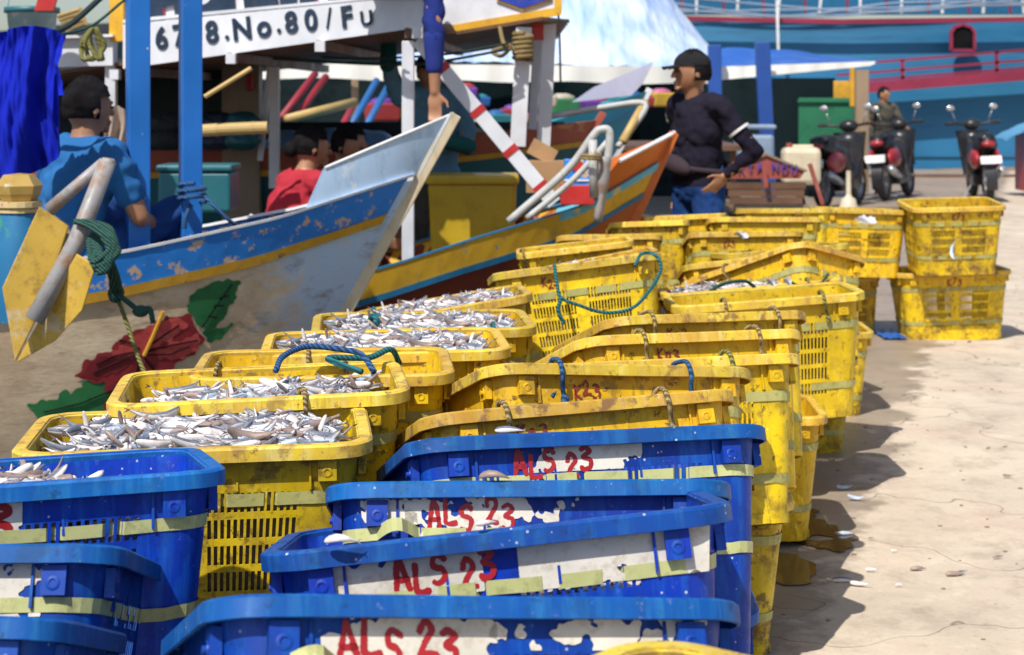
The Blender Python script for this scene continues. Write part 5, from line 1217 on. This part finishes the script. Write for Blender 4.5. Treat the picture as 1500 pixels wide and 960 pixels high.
smallboat('boat with turquoise gunwale under a tall lavender white bow board', 14.0, (xof(952,14), zof(130,14)), .5, [(0,zof(133,14)),(.8,zof(185,14)),(3,zof(215,14)),(5,zof(215,14))], ('teal2','teal2','stripe_blue','rail'), 5)
m = MB(); d = 14.3; m.prism([(838,150),(870,128),(958,90),(942,122),(925,140)], .05, lambda x, y, t: W(x, y, d)+Vector((0,t,0)))
tag(m.build('bow_board', M['whitehull']), 'lavender white raised bow board pointing up right of the white posts', 'boat board')
smallboat('boat with salmon red gunwale and teal hull behind the white posts', 11.6, (xof(884,11.6), zof(165,11.6)), .6, [(0,zof(176,11.6)),(.6,zof(192,11.6)),(1.5,zof(212,11.6)),(5,zof(225,11.6))], ('teal','salmon','hull_yel','salmon'), 5)
smallboat('low boat with dark blue planks far behind the people', 13.2, (xof(700,13.2), zof(170,13.2)), .5, [(0,zof(205,13.2)),(1,zof(235,13.2)),(5,zof(245,13.2))], ('salmon','hull_yel','stripe_blue','wood'), 5)
M['ltblue'] = paint('light_blue_tarp', (.22,.42,.70), None, (.1,.2,.4), scale=2, rough=.4)
m = MB(); m.grid(40, 16, lambda u, v: W(372+u*225, 150, 11.2+v*.9)*1.0+Vector((0,0,-.14-.20*abs(v-.35)-.25*(2*u-1)**6*.8-.12*(1-v)*.5+.03*mnoise.noise((u*9,v*5,0))-.45*max(0,.35-v))))
tag(m.build('tarpaulin', M['ltblue'], smooth=True), 'light blue tarpaulin bulging over cargo behind the seated people', 'tarpaulin')
M['poleblue'] = paint('pole_blue', (.02,.14,.40), None, scale=3); M['polered'] = paint('pole_red', (.35,.02,.04), None, scale=3)
for a, b, mt, lb in (((405,185),(478,112),'polered','long red boom, upper of the left pair'),((412,148),(462,108),'polered','short red boom ending near the white stanchion'),((500,185),(552,118),'poleblue','pale blue boom, left of two'),
                     ((520,190),(570,125),'poleblue','pale blue boom, right of two'),((486,190),(520,150),'polered','red boom leaning behind the blue ones'),((305,165),(312,140),'polered','red boom stub by the blue post')):
    m = MB(); m.tube([W(a[0],a[1]+25,14.5), W(b[0],b[1],15.2)], .032, 8); tag(m.build('boom', M[mt], smooth=True), lb, 'boom', 'painted booms behind the canopy')
m = MB(); m.tube([W(420,175,14), W(520,150,14.6)], .04, 8); tag(m.build('boom', M['bamboo'], smooth=True), 'bamboo boom slanting behind the red booms', 'boom')
m = MB(); m.box(W(402,145,10.5), (.06,.06,1.1)); m.box(W(392,130,10.6), (.03,.05,.9), Matrix.Rotation(R(6),3,'Y')); tag(m.build('white_stanchion', M['wboard']), 'white double stanchion left of the light blue tarpaulin', 'stanchion')
m = MB(); m.box(W(355,190,11), (.24,.15,1.3)); tag(m.build('grey_column', M['oldwood']), 'broad grey weathered column behind the bamboo stick', 'column')
m = MB(); m.box(W(366,122,10.9), (.04,.04,.10)); tag(m.build('red_tin', M['redlet'], bevel=.01), 'small red tin fixed to the grey column', 'tin')
m = MB(); m.tube(cr([W(800,172,9.9), W(880,158,9.9), W(945,152,9.9), W(925,190,9.8), W(905,215,9.7)], 5), .018, 8); tag(m.build('bent_rail', M['pipe'], smooth=True), 'whitewashed bent pole rail behind the pipe anchor', 'rail')
m = MB(); m.tube([W(945,150,9.95), W(912,208,9.7)], .026, 8); tag(m.build('bamboo_pole', M['bamboo'], smooth=True), 'short bamboo pole propped under the bent rail', 'pole')
# hanging mottled cloth and rucksack by the left post
m = MB(); m.grid(16, 16, lambda u, v: W(150+u*38+3*math.sin(v*5), 165+v*68-10*math.sin(u*3), 7.6)+Vector((0,.03*math.sin(u*14),0)))
tag(m.build('rag', paint('beige_rag', (.42,.33,.27), None, (.2,.1,.08), scale=8), smooth=True), 'beige patterned rag hanging left of the blue post', 'cloth')
# market clutter in the dark, coloured crates and bundles
rn = random.Random(11); cols = [('mk_red',(.35,.03,.03)),('mk_green',(.02,.22,.08)),('mk_blue',(.02,.12,.40)),('mk_yellow',(.55,.35,.03)),('mk_pink',(.45,.12,.25)),('mk_teal',(.02,.25,.30)),('mk_cream',(.5,.45,.35)),('mk_purple',(.12,.03,.30))]
for n_, c_ in cols: M[n_] = paint(n_.replace('mk', 'stall'), c_, None, scale=3)
word = {'mk_red':'red','mk_green':'green','mk_blue':'blue','mk_yellow':'yellow','mk_pink':'pink','mk_teal':'teal','mk_cream':'cream','mk_purple':'purple'}
M['mk_navy'] = paint('stall_navy', (.006,.03,.08), None, scale=3)
k = 0
for px in range(560, 1000, 24):
    cn = cols[(k*3) % 8][0]; d = 17+rn.uniform(0,1.5); py = rn.uniform(138,185); s = rn.uniform(.12,.24); k += 1
    r = empty('stall_basket', W(px, py, d), '%s basket or bundle on the shaded stall, number %s from the left' % (word[cn], ['one','two','three','four','five','six','seven','eight','nine','ten','eleven','twelve','thirteen','fourteen','fifteen','sixteen','seventeen','eighteen','nineteen'][k-1]), 'basket', 'goods on the shaded stalls', rn.uniform(0,1))
    m = MB(); m.box((0,0,0), (s*1.3,s,s*.8), taper=1.15); m.build('tub', M[cn], r, bevel=.02)
    m = MB(); m.ell((0,0,s*.4), (s*.6,s*.45,s*.25), fn=lambda p: p*(1+.2*mnoise.noise(p*3))); m.build('contents', M[cols[(k*5+2) % 8][0]], r, smooth=True)
simple('market_table', 'long dark table carrying the goods under the tent', 'table', [('top', lambda m: m.box((.2,17.8,.95), (4.2,2.2,.05)), M['brownwood'], 0)]+[('leg', (lambda x: lambda m: m.box((x,17.0,.47), (.06,.06,.92)))(x), M['brownwood'], 0) for x in (-1.8,-.4,1,2.2)])
simple('stall_stack', 'stack of teal and blue sacks left behind the seated person', 'stack', [('sack', (lambda k: lambda m: m.ell(W(250+34*(k % 4), 180+24*(k//4), 10.5), (.13,.15,.07), fn=lambda p: p*(1+.15*mnoise.noise(p*2+Vector((k,0,0))))))(k), [M['darkwall'], M['teal'], M['mk_navy'], M['teal']][k % 4], 0) for k in range(8)])
simple('cabin_wall', 'dark cabin side behind the blue shirted person', 'cabin', [('panel', lambda m: m.box(W(120,190,11.5), (1.9,.06,.95)), M['darkwall'], 0), ('panel', lambda m: m.box(W(400,250,12.3), (4.2,.06,.7)), M['darkwall'], 0)])
# ------------------------------------------------------------------ ground, water, far land
def ground_mat():
    m, nt, b = nmat('dusty_concrete'); v = coords(nt, False); tc = nt.nodes.new('ShaderNodeTexCoord')
    a = tex(nt, v, .9, 6, .65, (1,1,1)); n = tex(nt, v, 5, 10, .75, (1,.8,1)); f = tex(nt, v, 60, 8, .75); l = tex(nt, v, 1.6, 7, .6, (1,.8,1))
    c = mix(nt, ramp(nt, a, .35, .65), (.66,.56,.44), (.50,.42,.33)); c = mix(nt, ramp(nt, l, .5, .62, 0, .5), c, (.56,.42,.34))
    c = mix(nt, ramp(nt, n, .5, .68, 0, .65), c, (.30,.24,.19)); c = mix(nt, ramp(nt, n, .45, .3, 0, .5), c, (.80,.70,.55))
    c = mix(nt, ramp(nt, f, .57, .68, 0, .5), c, (.16,.12,.10)); c = mix(nt, ramp(nt, f, .40, .32, 0, .5), c, (.66,.56,.44))
    vo = nt.nodes.new('ShaderNodeTexVoronoi'); vo.feature = 'DISTANCE_TO_EDGE'; vo.inputs['Scale'].default_value = .8
    wob = nt.nodes.new('ShaderNodeVectorMath'); wob.operation = 'ADD'; nt.links.new(v, wob.inputs[0])
    nn = nt.nodes.new('ShaderNodeTexNoise'); nn.inputs['Scale'].default_value = 3; nt.links.new(v, nn.inputs['Vector']); nt.links.new(nn.outputs['Color'], wob.inputs[1]); nt.links.new(wob.outputs[0], vo.inputs['Vector'])
    c = mix(nt, ramp(nt, vo.outputs['Distance'], .008, .0, 0, .75), c, (.10,.08,.07))
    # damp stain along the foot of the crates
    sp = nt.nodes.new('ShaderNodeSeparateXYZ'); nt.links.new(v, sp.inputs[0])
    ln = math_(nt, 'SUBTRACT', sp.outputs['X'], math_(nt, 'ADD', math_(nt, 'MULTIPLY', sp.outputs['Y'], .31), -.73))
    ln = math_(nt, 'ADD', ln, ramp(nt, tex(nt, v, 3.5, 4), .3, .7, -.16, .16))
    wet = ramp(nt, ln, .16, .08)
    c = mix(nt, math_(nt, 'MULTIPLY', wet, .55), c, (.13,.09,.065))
    nt.links.new(c, b.inputs['Base Color'])
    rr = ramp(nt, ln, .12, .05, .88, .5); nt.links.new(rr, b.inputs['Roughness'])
    h = math_(nt, 'ADD', math_(nt, 'MULTIPLY', f, .4), n); h = math_(nt, 'MULTIPLY', h, ramp(nt, ln, .10, .2)); bump(nt, b, h, .35, .006); return m
M['ground'] = ground_mat()
E = lambda d: -1.35+.33*(d-3)
m = MB()
# quay sheet (right of the basin), land beyond the basin
m.add([(E(-4),-4,0),(200,-4,0),(200,15,0),(E(15),15,0)], [(0,1,2,3)])
m.add([(-200,15,0),(E(15),15,0),(200,15,0),(200,400,0),(-200,400,0)], [(0,1,2,3,4)])
m.add([(E(-4),-4,0),(E(15),15,0),(E(15),15,-2),(E(-4),-4,-2)], [(0,1,2,3)]); m.add([(-200,15,0),(E(15),15,0),(E(15),15,-2),(-200,15,-2)], [(0,1,2,3)])
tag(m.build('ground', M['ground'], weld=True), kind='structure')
mm, nt, b = nmat('harbour_water'); b.inputs['Base Color'].default_value = (.02,.035,.03,1); b.inputs['Roughness'].default_value = .08; v = coords(nt, False); bump(nt, b, tex(nt, v, 3, 4), .4, .05); M['water'] = mm
m = MB(); m.add([(-200,-30,-.8),(8,-30,-.8),(8,16,-.8),(-200,16,-.8)], [(0,1,2,3)]); tag(m.build('water', mm), kind='structure')
m = MB()
def pud(cx, cy, r, sd):
    f = lambda x, y: .8-((x-cx)/r[0])**2-((y-cy)/r[1])**2+1.5*mnoise.noise((x*7, y*5, sd))+.5*mnoise.noise((x*22, y*16, sd))
    for poly in marching(cx-r[0]*1.5, cx+r[0]*1.5, cy-r[1]*1.5, cy+r[1]*1.5, .012, f): m.add([(a, b_, .004) for a, b_ in poly], [tuple(range(len(poly)))])
g = G(1140,830,0); pud(g.x, g.y, (.10,.38), 1)
g = G(1188,775,0); pud(g.x, g.y, (.10,.3), 5)
mm, nt, b = nmat('puddle_water'); b.inputs['Base Color'].default_value = (.12,.07,.035,1); b.inputs['Roughness'].default_value = .12; M['puddle'] = mm
tag(m.build('puddle', mm), 'shallow brown puddle at the foot of the crate row', 'puddle', kind='structure')
m = MB(); g = G(1302,492,0); m.grid(10, 10, lambda u, v: Vector((g.x-.07+u*.14, g.y-.2+v*.4, .012+.01*mnoise.noise((u*6,v*6,0))))); tag(m.build('plastic_sheet', M['bluetarp']), 'flat blue plastic sheet on the ground between the far crates', 'sheet')
m = MB(); m.grid(60, 3, lambda u, v: Vector((-150+u*300, 150, v*(7+3*mnoise.noise((u*9,0,0)))))); tag(m.build('hills', M['darkwall']), kind='structure')
rn = random.Random(9); m = MB()
for k in range(900):
    x, y = rn.uniform(.7, 6), rn.uniform(3.4, 14); s = rn.uniform(.002,.007)
    m.ell((x, y, s*.4), (s*rn.uniform(1,2), s, s*.5), nu=6, nv=4)
tag(m.build('grit', M['oldwood']), 'scattered grit and scale on the concrete', 'grit', kind='stuff')
# ------------------------------------------------------------------ light, sky, camera
sd = Vector((-.29,-.54,.83)).normalized()
li = bpy.data.lights.new('sun', 'SUN'); li.energy = 5.0; li.angle = R(.5); li.color = (1,.95,.86)
so = bpy.data.objects.new('sun', li); C.objects.link(so); so.rotation_mode = 'QUATERNION'; so.rotation_quaternion = sd.to_track_quat('Z', 'Y')
w = bpy.data.worlds.new('World'); bpy.context.scene.world = w; w.use_nodes = True; nt = w.node_tree
sk = nt.nodes.new('ShaderNodeTexSky'); sk.sky_type = 'NISHITA'; sk.sun_disc = False; sk.sun_elevation = math.asin(sd.z); sk.sun_rotation = math.atan2(sd.x, sd.y)
sk.air_density = 1.0; sk.dust_density = 1.5
nt.links.new(sk.outputs[0], nt.nodes['Background'].inputs[0]); nt.nodes['Background'].inputs[1].default_value = .12
cam = bpy.data.cameras.new('camera'); co = bpy.data.objects.new('camera', cam); C.objects.link(co)
co.location = (0,0,CAMH); co.rotation_euler = (R(90),0,0); cam.sensor_width = 36; cam.lens = F/1500*36; cam.shift_y = -330/1500
cam.clip_start = .05; cam.clip_end = 1000
cam.dof.use_dof = True; cam.dof.focus_distance = 3.3; cam.dof.aperture_fstop = 8.0
sc = bpy.context.scene; sc.camera = co
sc.view_settings.view_transform = 'Standard'; sc.view_settings.look = 'None'; sc.view_settings.exposure = 0; sc.view_settings.gamma = 1
sc.render.engine = 'CYCLES'; sc.cycles.max_bounces = 6; sc.cycles.use_denoising = True
